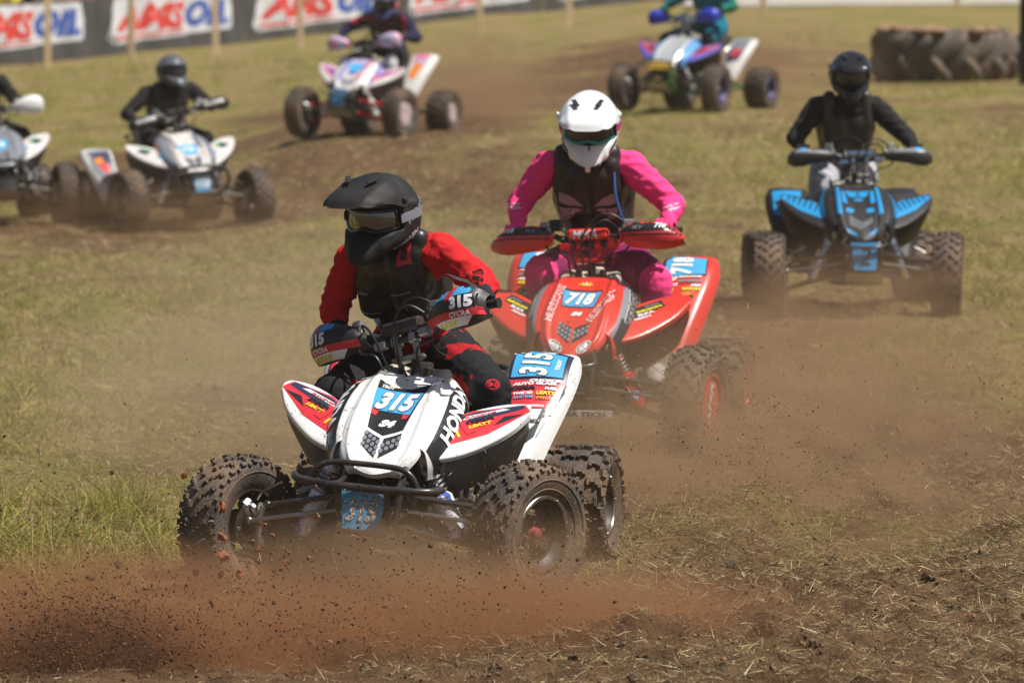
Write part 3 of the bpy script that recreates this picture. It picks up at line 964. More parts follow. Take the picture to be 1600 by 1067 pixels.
def seg_dist(P, a, b, ra, rb):
    a, b = np.array(a), np.array(b); d = b - a
    t = np.clip(((P - a) @ d) / (d @ d + 1e-9), 0, 1)
    return np.linalg.norm(P - (a + t[:, None] * d), axis=1) - (ra + (rb - ra) * t)

def lerp(a, b, t): return tuple(Vector(a) * (1 - t) + Vector(b) * t)

def body_mesh(J, voxel, wr=.005, seed=0, bulk=1.0):
    """J: joints. regions: 0 jersey, 1 trousers thigh, 2 knee, 3 shin, 4 boot, 5 skin/neck"""
    pel, shL, shR = Vector(J['pelvis']), Vector(J['shL']), Vector(J['shR'])
    mid = (shL + shR) / 2; neck = mid + Vector((0, -.01, .06)); chest = mid.lerp(pel, .28); waist = mid.lerp(pel, .68)
    ax = (shR - shL).normalized()
    segs = []
    A = lambda a, b, ra, rb, t: segs.append((tuple(a), tuple(b), ra * bulk * 1.05, rb * bulk * 1.05, t))
    for s in (-1, 1):
        A(chest + ax * .055 * s, waist + ax * .05 * s, .115, .098, 0)
        A(mid + ax * .08 * s + Vector((0, .01, -.03)), chest + ax * .06 * s, .085, .11, 0)
        A(waist + ax * .05 * s, pel + Vector((s * .055, 0, 0)), .098, .115, 0)
    A(shL.lerp(neck, .1), shR.lerp(neck, .1), .062, .062, 0)
    A(mid + Vector((0, 0, .02)), neck + Vector((0, 0, .05)), .05, .052, 5)
    A(neck + Vector((0, 0, .04)), Vector(J['head']), .055, .085, 5)
    for s, k in ((-1, 'L'), (1, 'R')):
        sh, el, ha = Vector(J['sh' + k]), Vector(J['el' + k]), Vector(J['wr' + k])
        m1 = sh.lerp(el, .5)
        A(sh, m1, .068, .058, 0); A(m1, el, .058, .05, 0); A(el, el.lerp(ha, .4), .051, .049, 0); A(el.lerp(ha, .4), ha, .049, .034, 0)
        hip, kn, an, to = pel + Vector((s * .10, -.03, -.03)), Vector(J['kn' + k]), Vector(J['an' + k]), Vector(J['to' + k])
        A(hip, hip.lerp(kn, .45), .105, .092, 1); A(hip.lerp(kn, .45), kn, .092, .072, 1)
        A(kn + Vector((0, -.01, .005)), kn + Vector((0, -.005, -.06)), .074, .068, 2)
        A(kn, kn.lerp(an, .45), .066, .064, 3); A(kn.lerp(an, .42), an, .066, .055, 4)
        A(an, to, .052, .042, 4)
    mb = MB()
    for (a, b, ra, rb, t) in segs: capsule(mb, a, b, ra, rb)
    me = remesh(mb, voxel, "body", 5)
    n = len(me.vertices)
    P = np.empty(n * 3); me.vertices.foreach_get("co", P); P = P.reshape(-1, 3)
    Nn = np.empty(n * 3); me.vertices.foreach_get("normal", Nn); Nn = Nn.reshape(-1, 3)
    D = np.stack([seg_dist(P, *s[:4]) for s in segs], 1)
    reg = np.array([s[4] for s in segs])[D.argmin(1)]
    w = np.array([mnoise.noise(Vector((p[0] * 11 + seed + .5 * p[2] * 11, p[1] * 13, p[2] * 24))) for p in P]); w2 = np.array([mnoise.noise(Vector((p[0] * 27, p[1] * 27 + seed, p[2] * 44 + p[0] * 20))) for p in P])
    ridg = (1 - np.abs(w) * 3.2) + .45 * (1 - np.abs(w2) * 3.0)
    amp = np.where(reg == 5, 0, np.where(reg == 4, .1, np.where(reg == 0, 1.0, .45))) * wr
    P = P + Nn * (ridg * amp)[:, None]
    me.vertices.foreach_set("co", P.ravel())
    nf = len(me.polygons)
    v0 = np.array([p.vertices[0] for p in me.polygons])
    me.polygons.foreach_set("material_index", reg[v0].astype(np.int32))
    me.update()
    return me

def protector_mesh(J, voxel, high=False):
    shL, shR, pel = Vector(J['shL']), Vector(J['shR']), Vector(J['pelvis'])
    mid = (shL + shR) / 2; ax = (shR - shL).normalized(); chest = mid.lerp(pel, .30); waist = mid.lerp(pel, .60)
    up = (mid - pel).normalized(); fw = ax.cross(up); fw = -fw if fw.y > 0 else fw
    mb = MB()
    for s in (-1, 1):
        capsule(mb, chest + ax * .06 * s, waist + ax * .052 * s, .132, .114)
        capsule(mb, mid + ax * .070 * s - up * .085 + fw * .045, chest + ax * .06 * s + fw * .01, .088, .130)
        capsule(mb, mid + ax * .125 * s + fw * .085 - up * .06, mid + ax * .112 * s + up * .075 + fw * .0, .040, .042)
        capsule(mb, mid + ax * .112 * s + up * .075, mid + ax * .11 * s - fw * .10 - up * .03, .036, .034)
        capsule(mb, mid + ax * .10 * s + fw * .11 - up * .15, mid + ax * .125 * s + fw * .085 - up * .05, .05, .034)
        capsule(mb, mid + ax * .03 * s - up * .115 + fw * .055, chest + ax * .03 * s + fw * .03, .07, .11)
        if high: capsule(mb, mid + ax * .045 * s + fw * .045 - up * .01, chest + ax * .05 * s + fw * .02, .082, .12); capsule(mb, mid + ax * .10 * s + fw * .03 + up * .03, mid + ax * .1 * s + fw * .06 - up * .1, .06, .07)
        # raised moulded pads on the chest
        capsule(mb, chest + ax * .05 * s + fw * .095, chest + ax * .09 * s + fw * .075 + up * .05, .05, .035)
        for k in range(3):
            capsule(mb, waist + ax * .015 * s + fw * (.098) + up * (.02 - .045 * k), waist + ax * .085 * s + fw * .075 + up * (.035 - .045 * k), .022, .018)
    return remesh(mb, voxel, "chest_protector", 3)

def glove_mesh(sx, wrist, voxel):
    """in the bar's own frame; fist closed round the grip"""
    mb = MB(); w = Vector(wrist); cx_ = sx * .345
    kn = Vector((cx_, .045, .088))
    capsule(mb, w, w.lerp(kn, .45), .033, .034)
    for i, dx in enumerate((-.031, -.010, .011, .031)):
        x = cx_ - sx * dx; L = (.9, 1.0, .97, .8)[i]
        base = Vector((x, .055, .085))
        capsule(mb, w.lerp(base, .35), base, .02, .0145)
        pts = [base, Vector((x, .012 - .012 * L, .094)), Vector((x, -.006 - .012 * L, .068)), Vector((x, .004 - .008 * L, .036)), Vector((x, .022, .028))]
        for a, b, r in zip(pts, pts[1:], (.0125, .0118, .011, .0095)): capsule(mb, a, b, r, r * .95, 10)
    th = [w.lerp(kn, .4), Vector((cx_ - sx * .045, .06, .05)), Vector((cx_ - sx * .055, .03, .030)), Vector((cx_ - sx * .035, .008, .026))]
    for a, b, r in zip(th, th[1:], (.018, .0145, .0125)): capsule(mb, a, b, r, r * .9, 10)
    return remesh(mb, voxel, "glove", 2)

HEL = (.126, .150, .148)
def hel_r(a, e, port=True):
    """outer radius of the helmet shell towards azimuth a (deg, 0 = face) and elevation e (deg)"""
    ca, sa, ce, se = np.cos(np.radians(a)), np.sin(np.radians(a)), np.cos(np.radians(e)), np.sin(np.radians(e))
    r = 1 / np.sqrt((ce * sa / HEL[0]) ** 2 + (ce * ca / HEL[1]) ** 2 + (se / HEL[2]) ** 2)
    aa = np.abs(a)
    we = np.exp(-((e + 30) / 15.0) ** 2)
    r = r + .088 * np.exp(-(aa / 29) ** 2) * we - .012 * sstep(-30, -50, e) * (aa < 90) + .012 * np.exp(-((aa - 50) / 16) ** 2) * np.exp(-((e + 26) / 10.0) ** 2)
    r = r - .010 * np.exp(-((aa - 20) / 5.0) ** 2) * np.exp(-((e + 30) / 13.0) ** 2) + .006 * np.exp(-((aa - 30) / 4.0) ** 2) * np.exp(-((e + 26) / 10.0) ** 2)
    r = r + .010 * np.exp(-((e - 30) / 5.0) ** 2) * (aa < 80) * np.exp(-(aa / 70) ** 4)       # brow
    r = r + .006 * np.exp(-((aa - 105) / 14) ** 2) * np.exp(-((e - 5) / 22.0) ** 2)
    r = r + .007 * np.exp(-((e - 40 + .2 * aa) / 6.0) ** 2) * (aa > 60) * (aa < 175)
    if port:
        p = sstep(-17, -14, e - .06 * aa) * (1 - sstep(22, 25, e)) * (1 - sstep(60, 66, aa))
        r = r - .040 * p
    return r
def hel_pt(a, e, r):
    a, e = np.radians(a), np.radians(e)
    return np.stack([r * np.cos(e) * np.sin(a), -r * np.cos(e) * np.cos(a), r * np.sin(e)], -1)
def shell_mesh():
    A, E_ = np.meshgrid(np.linspace(-180, 180, 121), np.linspace(-52, 89.5, 90), indexing='ij')
    r = hel_r(A, E_)
    # neck edge: the back reaches lower than the sides
    P = hel_pt(A, E_, r)
    P[:, 0] = P[:, 1] * [.86, .86, 1]
    mb = MB(); mb.grid(P)
    # grid normals must point outwards
    mb.f = [f for f in mb.f]
    me = mb.mesh("helmet", 40)
    nv = 90
    idx = []
    for p in me.polygons:
        i, j = divmod(min(p.vertices), nv)
        a, e = A[min(i, 120), 0], E_[0, min(j, nv - 1)]
        inp = (abs(a) < 64) and (-15.5 + .06 * abs(a) < e < 24)
        idx.append(1 if inp else (2 if e < -47 else 0))
    me.polygons.foreach_set("material_index", idx)
    bm = bmesh.new(); bm.from_mesh(me); bmesh.ops.remove_doubles(bm, verts=bm.verts, dist=.0003); bmesh.ops.recalc_face_normals(bm, faces=bm.faces); bm.to_mesh(me); bm.free()
    return me
def visor_mesh():
    rows = [((.0, .0, .155), (.07, -.02, .140), (.115, -.035, .095), (.131, -.04, .048)),
            ((.0, -.07, .156), (.07, -.08, .145), (.115, -.08, .104), (.132, -.075, .056)),
            ((.0, -.15, .138), (.065, -.15, .134), (.108, -.135, .106), (.124, -.115, .074)),
            ((.0, -.225, .122), (.062, -.22, .118), (.105, -.19, .104), (.122, -.155, .086)),
            ((.0, -.258, .092), (.058, -.252, .092), (.097, -.222, .090), (.112, -.182, .085))]
    P = []
    for r in rows:
        P.append([(-x, y, z) for x, y, z in r[:0:-1]] + list(r))
    P = patch(np.array(P), 26, 31)
    P[:, :, 2] += .006 * np.exp(-((np.abs(np.linspace(-1, 1, 31)) - .42) / .09) ** 2)[None, :] * sstep(0, .3, np.linspace(0, 1, 26))[:, None]
    mb = MB(); mb.grid(P[:, ::-1], thick=-.004)
    for sx in (-1, 1):
        mb.ball((sx * .131, -.055, .075), (.008, .012, .012), seg=10, rings=6)
        mb.box((.02, .05, .006), T(sx * .05, -.12, .158) @ RX(12) @ RZ(-sx * 25), .002, 1)
    return mb.mesh("visor", 50)
def goggle_parts():
    A, E_ = np.meshgrid(np.linspace(-54, 54, 33), np.linspace(-11, 20, 12), indexing='ij')
    notch = 8 * np.exp(-(A / 12) ** 2) * (1 - (E_ + 11) / 31)
    P = hel_pt(A, E_ + notch, hel_r(A, E_ * 0 + 5, False) - .016)
    mb = MB(); mb.grid(P); lens = mb.mesh("goggle_lens", 60)
    ring = []
    for a in np.linspace(-56, 56, 23): ring.append((a, -12 + 8 * math.exp(-(a / 12) ** 2) + .04 * abs(a)))
    for a in np.linspace(57, -57, 23): ring.append((a, 21))
    pts = [tuple(hel_pt(np.array(a), np.array(e), hel_r(np.array(a), np.array(5.), False) - .013)) for a, e in ring]
    mb = MB(); mb.tube(pts, .0075, 8, closed=True); fr = mb.mesh("goggle_frame", 60)
    return lens, fr
def strap_mesh():
    mb = MB()
    P = []
    for a in np.linspace(60, 300, 49):
        row = []
        for e in (-2, 5, 12):
            aa = a if a <= 180 else a - 360
            row.append(hel_pt(np.array(aa), np.array(e + 0.), hel_r(np.array(float(aa)), np.array(e + 0.), False) + .003))
        P.append(row)
    mb.grid(np.array(P)); return mb.mesh("goggle_strap", 60)
def chin_vent_mesh():
    mb = MB()
    for sx in (-1, 1):
        for k in range(2):
            P = hel_pt(*np.meshgrid(np.linspace(sx * 5, sx * 16, 5), np.linspace(-26 - 8 * k, -32 - 8 * k, 4), indexing='ij'), 1)
            A, E_ = np.meshgrid(np.linspace(sx * 3, sx * 15, 5), np.linspace(-25 - 8.5 * k, -31 - 8.5 * k, 4), indexing='ij')
            mb.grid(hel_pt(A, E_, hel_r(A, E_) + .0015))
        A, E_ = np.meshgrid(np.linspace(sx * 34, sx * 62, 9), np.linspace(-22, -27, 4), indexing='ij')
        mb.grid(hel_pt(A, E_ + (np.abs(A) - 34) * .35, hel_r(A, E_ + (np.abs(A) - 34) * .35) + .0015))
    return mb.mesh("chin_vent", 60)

def make_rider(label, loc, yaw, J, HB, pal, voxel=.011, head_rot=(0, 0, 0), visor=True, protector=True, group=None, scale=1.0, wrinkle=.006, hands=True, seed=0):
    p = empty("person", loc, -R(yaw)); p.scale = (scale,) * 3
    tag(p, label, "person", group)
    J = dict(J)
    for k, s in (('L', -1), ('R', 1)):
        hand = HB @ Vector((s * .345, .05, .085))
        el = Vector(J['el' + k])
        J['wr' + k] = tuple(hand + (el - hand).normalized() * .075)
        J.setdefault('an' + k, (s * .26, .60, .36)); J.setdefault('to' + k, (s * .29, .44, .315))
    body = obj("body", body_mesh(J, voxel, wrinkle, seed), None, p)
    for m in (pal['jersey'], pal['thigh'], pal['knee'], pal['shin'], pal['boot'], pal['neck']): body.data.materials.append(m)
    if protector:
        c = obj("chest_protector", protector_mesh(J, voxel * .9, pal.get("high", False)), pal['vest'], p)
    if hands:
        for k, s in (('L', -1), ('R', 1)):
            w = HB.inverted() @ Vector(J['wr' + k])
            g = obj("glove", glove_mesh(s, w, max(.0042, voxel * .45)), pal['glove'], p, HB)
    HM = T(*J['head']) @ RZ(head_rot[0]) @ RX(head_rot[1]) @ RY(head_rot[2])
    h = obj("helmet", cached("shell", shell_mesh), None, p, HM)
    if not h.data.materials:
        for m in (pal['helmet'], M_PORT, M_PORT): h.data.materials.append(m)
    h.material_slots[0].link = 'OBJECT'; h.material_slots[0].material = pal['helmet']
    lens, fr = cached("goggles", goggle_parts)
    obj("goggle_lens", lens, pal['lens'], h); obj("goggle_frame", fr, pal['gframe'], h)
    obj("goggle_strap", cached("strap", strap_mesh), pal['strap'], h)
    obj("chin_vent", cached("chinv", chin_vent_mesh), pal.get('vent', M_PORT), h)["kind"] = "stuff"
    if visor: obj("visor", cached("visor", visor_mesh), [pal['visor'], M_PORT], h)
    return p, h, J
M_PORT = mat("helmet_lining", (.012, .012, .013), .8)

# ------------------------------------------------------------------ terrain
AK = np.array([-.09, -.056, -.03, .0, .03, .09])
YK = np.array([34, 48, 60, 70, 100, 120, 200.])
ZK = np.array([[0, 0, 0, 0, 0, 0], [-.25, -.25, -.10, .03, .10, .12], [-.30, -.22, .05, .14, .27, .29], [-.35, -.27, -.02, .14, .31, .33],
               [-.25, -.12, .0, .15, .35, .40], [-.25, .0, .15, .35, .50, .55], [-.2, .1, .3, .6, .8, .9]])
def base_z(x, y):
    x, y = np.asarray(x, float), np.asarray(y, float)
    a = np.clip(x / np.maximum(y, 1), AK[0], AK[-1] - 1e-6); yy = np.clip(y, YK[0], YK[-1] - 1e-6)
    i = np.clip(np.searchsorted(YK, yy, side='right') - 1, 0, len(YK) - 2); j = np.clip(np.searchsorted(AK, a, side='right') - 1, 0, len(AK) - 2)
    u = (yy - YK[i]) / (YK[i + 1] - YK[i]); v = (a - AK[j]) / (AK[j + 1] - AK[j])
    u, v = u * u * (3 - 2 * u), v * v * (3 - 2 * v)
    z = (ZK[i, j] * (1 - v) + ZK[i, j + 1] * v) * (1 - u) + (ZK[i + 1, j] * (1 - v) + ZK[i + 1, j + 1] * v) * u
    return np.where(y < YK[0], 0, z)

def gz(x, y): return float(base_z(x, y))

def blob(x, y, cx_, cy_, sx, sy): return np.exp(-((x - cx_) / sx) ** 2 - ((y - cy_) / sy) ** 2)

def dirt_mask(x, y):
    """0 = grass, 1 = bare torn soil"""
    n = fbm(x * .9, y * .45, 3, 4); n2 = fbm(x * 3.1, y * 1.6, 9, 3)
    d = .34 + .0 * x
    d = d + .40 * blob(x, y, -2.0, 53, 4.5, 8) + .25 * blob(x, y, .5, 48, 2.0, 7) + .55 * blob(x, y, 2.0, 82, 3.0, 14) + .5 * blob(x, y, -1.2, 66, 1.8, 8)
    d = d + .45 * blob(x, y, 1.1, 33, .5, 5) + .45 * blob(x, y, .9, 23.5, 1.1, 3.8) + .45 * blob(x, y, 1.6, 19, 1.3, 1.6) + .35 * blob(x, y, 2.4, 25, .8, 3.0)
    d = d + .9 * (1 - sstep(18.3, 19.5, y + .35 * x)) * (1 - sstep(-.2, .8, x)) + .25 * blob(x, y, -1.2, 28, 2.2, 4)
    d = d + .35 * (1 - sstep(18.6, 20, y)) * sstep(-.5, .5, x)
    d = d - .45 * blob(x, y, -1.75, 22.0, .7, 3.0) - .30 * blob(x, y, -2.6, 28, .8, 6) - .22 * blob(x, y, -.9, 38, 1.5, 6) - .35 * blob(x, y, 2.9, 46, 2.0, 9) - .3 * blob(x, y, 1.0, 62, 1.0, 8)
    d = d - .35 * sstep(72, 90, y) * (1 - blob(x, y, 2, 82, 3, 14)) - .25 * blob(x, y, 3.0, 34, .6, 6) - .3 * blob(x, y, 5.5, 72, 3, 8)
    return np.clip(d + (n - .5) * 1.0 + (n2 - .5) * .45, 0, 1)

def relief(x, y, d):
    z = (fbm(x * 1.3, y * .9, 21, 3) - .5) * .05
    r = 1 - np.abs(fbm(x * 6, y * 5, 31, 4) * 2 - 1)
    z = z + d * ((fbm(x * 5, y * 4, 41, 4) - .5) * .075 + (r - .7) * .05) * (1 - .6 * sstep(30, 50, y))
    z = z + (fbm(x * 26, y * 22, 51, 3) - .5) * .034 * (.3 + d) + (fbm(x * 11, y * 9, 61, 3) - .5) * .05 * d * sstep(0, 1, x)
    z = z + .17 * blob(x, y, .92, 22.2, .26, .55) + .12 * blob(x, y, .55, 22.0, .2, .5) + .09 * blob(x, y, .42, 19.05, .20, .22) + .10 * blob(x, y, 1.0, 19.2, .3, .3)
    z = z + sstep(.2, 1.0, x) * (1 - sstep(30, 36, y)) * ((1 - np.abs(fbm(x * 1.7, y * 1.1, 91, 3) * 2 - 1)) ** 3 - .5) * .10
    z = z + .12 * blob(x, y, 2.3, 22.5, .55, 2.2) + .08 * blob(x, y, 2.1, 20.2, .5, .7) + .12 * blob(x, y, -2.35, 26.5, .35, 1.4) + .16 * blob(x, y, -2.5, 34, .2, .4)
    z = z - .05 * blob(x, y, -.9, 18.7, .9, .35)
    return z

def ground_z(x, y):
    x, y = np.atleast_1d(x).astype(float), np.atleast_1d(y).astype(float)
    return base_z(x, y) + relief(x, y, dirt_mask(x, y))

def axis_pts(lo, hi, step, end_lo, end_hi, g=1.10):
    c = list(np.arange(lo, hi, step)); a, s = [], step
    x = lo
    while x > end_lo: s = s * g; x -= s; a.append(x)
    b, s = [], step; x = c[-1]
    while x < end_hi: s = s * g; x += s; b.append(x)
    return np.array(a[::-1] + c + b)

def make_ground():
    xs = axis_pts(-2.7, 2.7, .033, -300, 300, 1.09)
    ys = axis_pts(17.0, 26, .03, -30, 700, 1.018)
    X, Y = np.meshgrid(xs, ys, indexing='ij')
    D = dirt_mask(X, Y); Z = base_z(X, Y) + relief(X, Y, D) * (np.abs(X) < 60)
    nx, ny = X.shape
    co = np.stack([X, Y, Z], -1).reshape(-1, 3)
    I = (np.arange(nx - 1)[:, None] * ny + np.arange(ny - 1)[None, :]).ravel()
    F = np.stack([I, I + ny, I + ny + 1, I + 1], 1)
    me = bpy.data.meshes.new("ground")
    me.vertices.add(len(co)); me.vertices.foreach_set("co", co.ravel().astype(np.float32))
    me.loops.add(F.size); me.loops.foreach_set("vertex_index", F.ravel().astype(np.int32))
    me.polygons.add(len(F)); me.polygons.foreach_set("loop_start", (np.arange(len(F)) * 4).astype(np.int32))
    me.update(calc_edges=True)
    a = me.attributes.new("dirt", 'FLOAT', 'POINT'); a.data.foreach_set("value", D.ravel().astype(np.float32))
    me.shade_smooth()
    m = bpy.data.materials.new("torn_turf"); m.use_nodes = True
    N, L = m.node_tree.nodes, m.node_tree.links
    p = N["Principled BSDF"]; p.inputs["Roughness"].default_value = .95; p.inputs["Specular IOR Level"].default_value = .1
    at = N.new("ShaderNodeAttribute"); at.attribute_name = "dirt"
    tc = N.new("ShaderNodeTexCoord")
    def noise(s, d=5, r=.65, sy=1.0):
        mp = N.new("ShaderNodeMapping"); mp.inputs["Scale"].default_value = (1, sy, 1); L.new(tc.outputs["Object"], mp.inputs[0])
        n = N.new("ShaderNodeTexNoise"); n.inputs["Scale"].default_value = s; n.inputs["Detail"].default_value = d; n.inputs["Roughness"].default_value = r; L.new(mp.outputs[0], n.inputs[0]); return n.outputs[0]
    def ramp(s, stops):
        r = N.new("ShaderNodeValToRGB"); L.new(s, r.inputs[0])
        while len(r.color_ramp.elements) < len(stops): r.color_ramp.elements.new(.5)
        for e, (q, c) in zip(r.color_ramp.elements, stops): e.position = q; e.color = (*c, 1)
        return r.outputs[0]
    def mixc(f, a_, b_):
        x = N.new("ShaderNodeMix"); x.data_type = 'RGBA'; L.new(f, x.inputs[0]); L.new(a_, x.inputs[6]); L.new(b_, x.inputs[7]); return x.outputs[2]
    def mr(s, a_, b_):
        r = N.new("ShaderNodeMapRange"); r.inputs[1].default_value = a_; r.inputs[2].default_value = b_; L.new(s, r.inputs[0]); return r.outputs[0]
    soil = ramp(noise(7), [(.25, (.060, .033, .017)), (.5, (.130, .074, .038)), (.75, (.220, .135, .072))])
    turf = ramp(noise(1.1, 4, .6, .6), [(.32, (.135, .155, .022)), (.45, (.215, .190, .040)), (.55, (.300, .215, .085)), (.72, (.255, .170, .070))])
    turf2 = mixc(mr(noise(22, 4), .35, .75), turf, ramp(noise(50, 2), [(.3, (.12, .09, .04)), (.7, (.30, .235, .125))]))
    N_ = noise(14, 5)
    ad = N.new("ShaderNodeMath"); ad.operation = 'ADD'; L.new(at.outputs["Fac"], ad.inputs[0])
    sc = N.new("ShaderNodeMath"); sc.operation = 'MULTIPLY_ADD'; sc.inputs[1].default_value = .7; sc.inputs[2].default_value = -.35; L.new(N_, sc.inputs[0]); L.new(sc.outputs[0], ad.inputs[1])
    L.new(mixc(mr(ad.outputs[0], .30, .68), turf2, soil), p.inputs["Base Color"])
    b = N.new("ShaderNodeBump"); b.inputs["Strength"].default_value = .9; b.inputs["Distance"].default_value = .03
    L.new(noise(38, 6, .7), b.inputs["Height"]); L.new(b.outputs[0], p.inputs["Normal"])
    me.materials.append(m)
    o = obj("ground", me); tag(o, "sloping field of torn dry turf and brown soil", "ground", kind="structure")
    return o

def scatter_xy(n, y0, y1, widen=1.35, pw=1.0):
    """positions denser near the camera's end of the field, as wide as the field in view"""
    u = RNG.random(n)
    y = (y0 ** -pw + u * (y1 ** -pw - y0 ** -pw)) ** (-1 / pw)
    x = (RNG.random(n) * 2 - 1) * (.09 * y * widen + .3)
    return x, y

def blades(name, x, y, z, length, width, az, lean, curl, cols, material, simple=False):
    """one joined mesh of bent blades (3 faces each)"""
    n = len(x)
    d = np.stack([np.cos(az), np.sin(az), np.zeros(n)], 1); s = np.stack([-np.sin(az), np.cos(az), np.zeros(n)], 1)
    # random facing of the blade's width
    ph = RNG.random(n) * 6.283; s = s * np.cos(ph)[:, None] + np.array([0, 0, 1.]) * np.sin(ph)[:, None] * .6 + d * .2; s /= np.linalg.norm(s, axis=1, keepdims=True)
    root = np.stack([x, y, z], 1)
    pts = []
    for t in (0, .4, .75, 1.0):
        ang = lean + curl * t
        off = d * (np.sin(ang) * t * length)[:, None] + np.array([0, 0, 1.]) * (np.cos(ang) * t * length)[:, None]
        pts.append(root + off)
    w = width[:, None] * s * .5
    if simple:
        V = np.stack([pts[0] - w, pts[0] + w, pts[1] - w * .85, pts[1] + w * .85, pts[3]], 1).reshape(-1, 3)
        b = (np.arange(n) * 5)[:, None]
        li = np.concatenate([(b + np.array([[0, 1, 3, 2]])).ravel(), (b + np.array([[2, 3, 4]])).ravel()]).astype(np.int32)
        st = np.concatenate([np.arange(n) * 4, n * 4 + np.arange(n) * 3]).astype(np.int32)
        me = bpy.data.meshes.new(name)
        me.vertices.add(len(V)); me.vertices.foreach_set("co", V.ravel().astype(np.float32))
        me.loops.add(len(li)); me.loops.foreach_set("vertex_index", li)
        me.polygons.add(len(st)); me.polygons.foreach_set("loop_start", st); me.update(calc_edges=True)
        ca = me.color_attributes.new("Col", 'FLOAT_COLOR', 'POINT')
        ca.data.foreach_set("color", np.repeat(np.concatenate([cols, np.ones((n, 1))], 1), 5, 0).ravel().astype(np.float32))
        me.materials.append(material)
        return me
    V = np.stack([pts[0] - w, pts[0] + w, pts[1] - w * .9, pts[1] + w * .9, pts[2] - w * .6, pts[2] + w * .6, pts[3]], 1).reshape(-1, 3)
    b = (np.arange(n) * 7)[:, None]
    Q = np.concatenate([b + np.array([[0, 1, 3, 2]]), b + np.array([[2, 3, 5, 4]])], 0)
    Tt = b + np.array([[4, 5, 6]])
    me = bpy.data.meshes.new(name)
    me.vertices.add(len(V)); me.vertices.foreach_set("co", V.ravel().astype(np.float32))
    li = np.concatenate([Q.ravel(), Tt.ravel()]).astype(np.int32)
    me.loops.add(len(li)); me.loops.foreach_set("vertex_index", li)
    st = np.concatenate([np.arange(len(Q)) * 4, len(Q) * 4 + np.arange(len(Tt)) * 3]).astype(np.int32)
    me.polygons.add(len(st)); me.polygons.foreach_set("loop_start", st)
    me.update(calc_edges=True)
    ca = me.color_attributes.new("Col", 'FLOAT_COLOR', 'POINT')
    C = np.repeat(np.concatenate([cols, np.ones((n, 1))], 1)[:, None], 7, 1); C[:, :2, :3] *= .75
    ca.data.foreach_set("color", C.ravel().astype(np.float32))
    me.materials.append(material)
    return me

M_BLADE = attr_mat("dry_and_green_blades", .75, .25)
def palette_pick(n, cols, wts):
    i = RNG.choice(len(cols), n, p=np.array(wts) / sum(wts)); c = np.array(cols)[i]
    return c * (.75 + .5 * RNG.random((n, 1)))
STRAW = [(.50, .39, .20), (.36, .26, .13), (.19, .12, .06), (.66, .56, .34), (.11, .068, .036), (.24, .21, .08)]

def make_grass():
    # lying straw and thatch
    n = 330000
    x, y = scatter_xy(n, 17.3, 60)
    x2, y2 = RNG.uniform(-.4, 3.0, 130000), 17.3 + 9 * RNG.random(130000) ** 1.2
    x, y = np.concatenate([x, x2]), np.concatenate([y, y2]); n = len(x)
    D = dirt_mask(x, y); keep = RNG.random(n) < (1.0 - .30 * sstep(.45, .95, D)) * (1 - .75 * (1 - sstep(18.2, 19.2, y + .3 * x)) * (1 - sstep(-.3, .6, x)))
    x, y, D = x[keep], y[keep], D[keep]; n = len(x)
    z = ground_z(x, y) + .002
    sc_ = (y / 21) ** .8
    L_ = (.016 + .085 * RNG.random(n) ** 3.0) * sc_; W = (.0014 + .0026 * RNG.random(n) ** 1.5) * sc_
    cols = palette_pick(n, STRAW, [3.4, 4, 4, 1.6, 3.4, 1.8])
    me = blades("dry_straw", x, y, z, L_, W, RNG.random(n) * 6.283, .75 + .85 * RNG.random(n) ** .6, .45 * RNG.random(n) - .1, cols, M_BLADE, True)
    tag(obj("dry_straw", me), "cut straw and dead grass lying all over the torn field", "straw", kind="stuff")
    # standing grass
    n = 300000
    x, y = scatter_xy(n, 18.0, 95)
    D = dirt_mask(x, y); tuft = fbm(x * 3.2, y * 2.2, 77, 3)
    keep = RNG.random(n) < (1 - sstep(.12, .62, D)) * sstep(.36, .58, tuft) * (1 - .9 * sstep(.3, 1.2, x) * (1 - sstep(24, 27, y)))
    x, y, D = x[keep], y[keep], D[keep]; n = len(x)
    z = ground_z(x, y)
    sc_ = (y / 21) ** .6
    L_ = (.03 + .10 * RNG.random(n) ** 1.5) * (.7 + .9 * (1 - sstep(.0, .35, D))) * sc_ ** .6 * (1 + .5 * blob(x, y, -1.75, 21.5, .6, 2.5)); W = (.002 + .0022 * RNG.random(n)) * sc_ ** 1.2
    cols = palette_pick(n, [(.15, .19, .025), (.21, .22, .035), (.34, .29, .075), (.42, .32, .12), (.11, .14, .02)], [3, 4, 5, 4, 1.2])
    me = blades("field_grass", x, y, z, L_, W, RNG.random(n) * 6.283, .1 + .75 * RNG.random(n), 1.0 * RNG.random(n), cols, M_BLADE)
    tag(obj("field_grass", me), "short green and yellow grass standing in patches", "grass", kind="stuff")

make_ground()
make_grass()

# ------------------------------------------------------------------ graphics of the machines
def PG(sx, pts, mi, layer=0):
    v, f = poly2d([(x * sx, y) for x, y in pts]); return (v, f, mi, layer)
def TX(sx, t, x, y, h, w, mi, layer=2, rot=0, **k):
    v, f = place_text(t, x * sx, y, h, w, rot * (sx if abs(rot) != 90 else 1), **k); return (v, f, mi, layer)
def hood_vents(frame_mi=K_):
    it = []
    for s_ in (-1, 1):
        poly = [(s_ * .007, -.142), (s_ * .066, -.116), (s_ * .066, -.172), (s_ * .007, -.213)]
        it.append(PG(1, poly, K_, 0))
        inner = [(s_ * .010, -.147), (s_ * .062, -.123), (s_ * .062, -.169), (s_ * .010, -.206)]
        for v, f in hexes(inner, .0115): it.append((v, f, G_, 1))
    return it

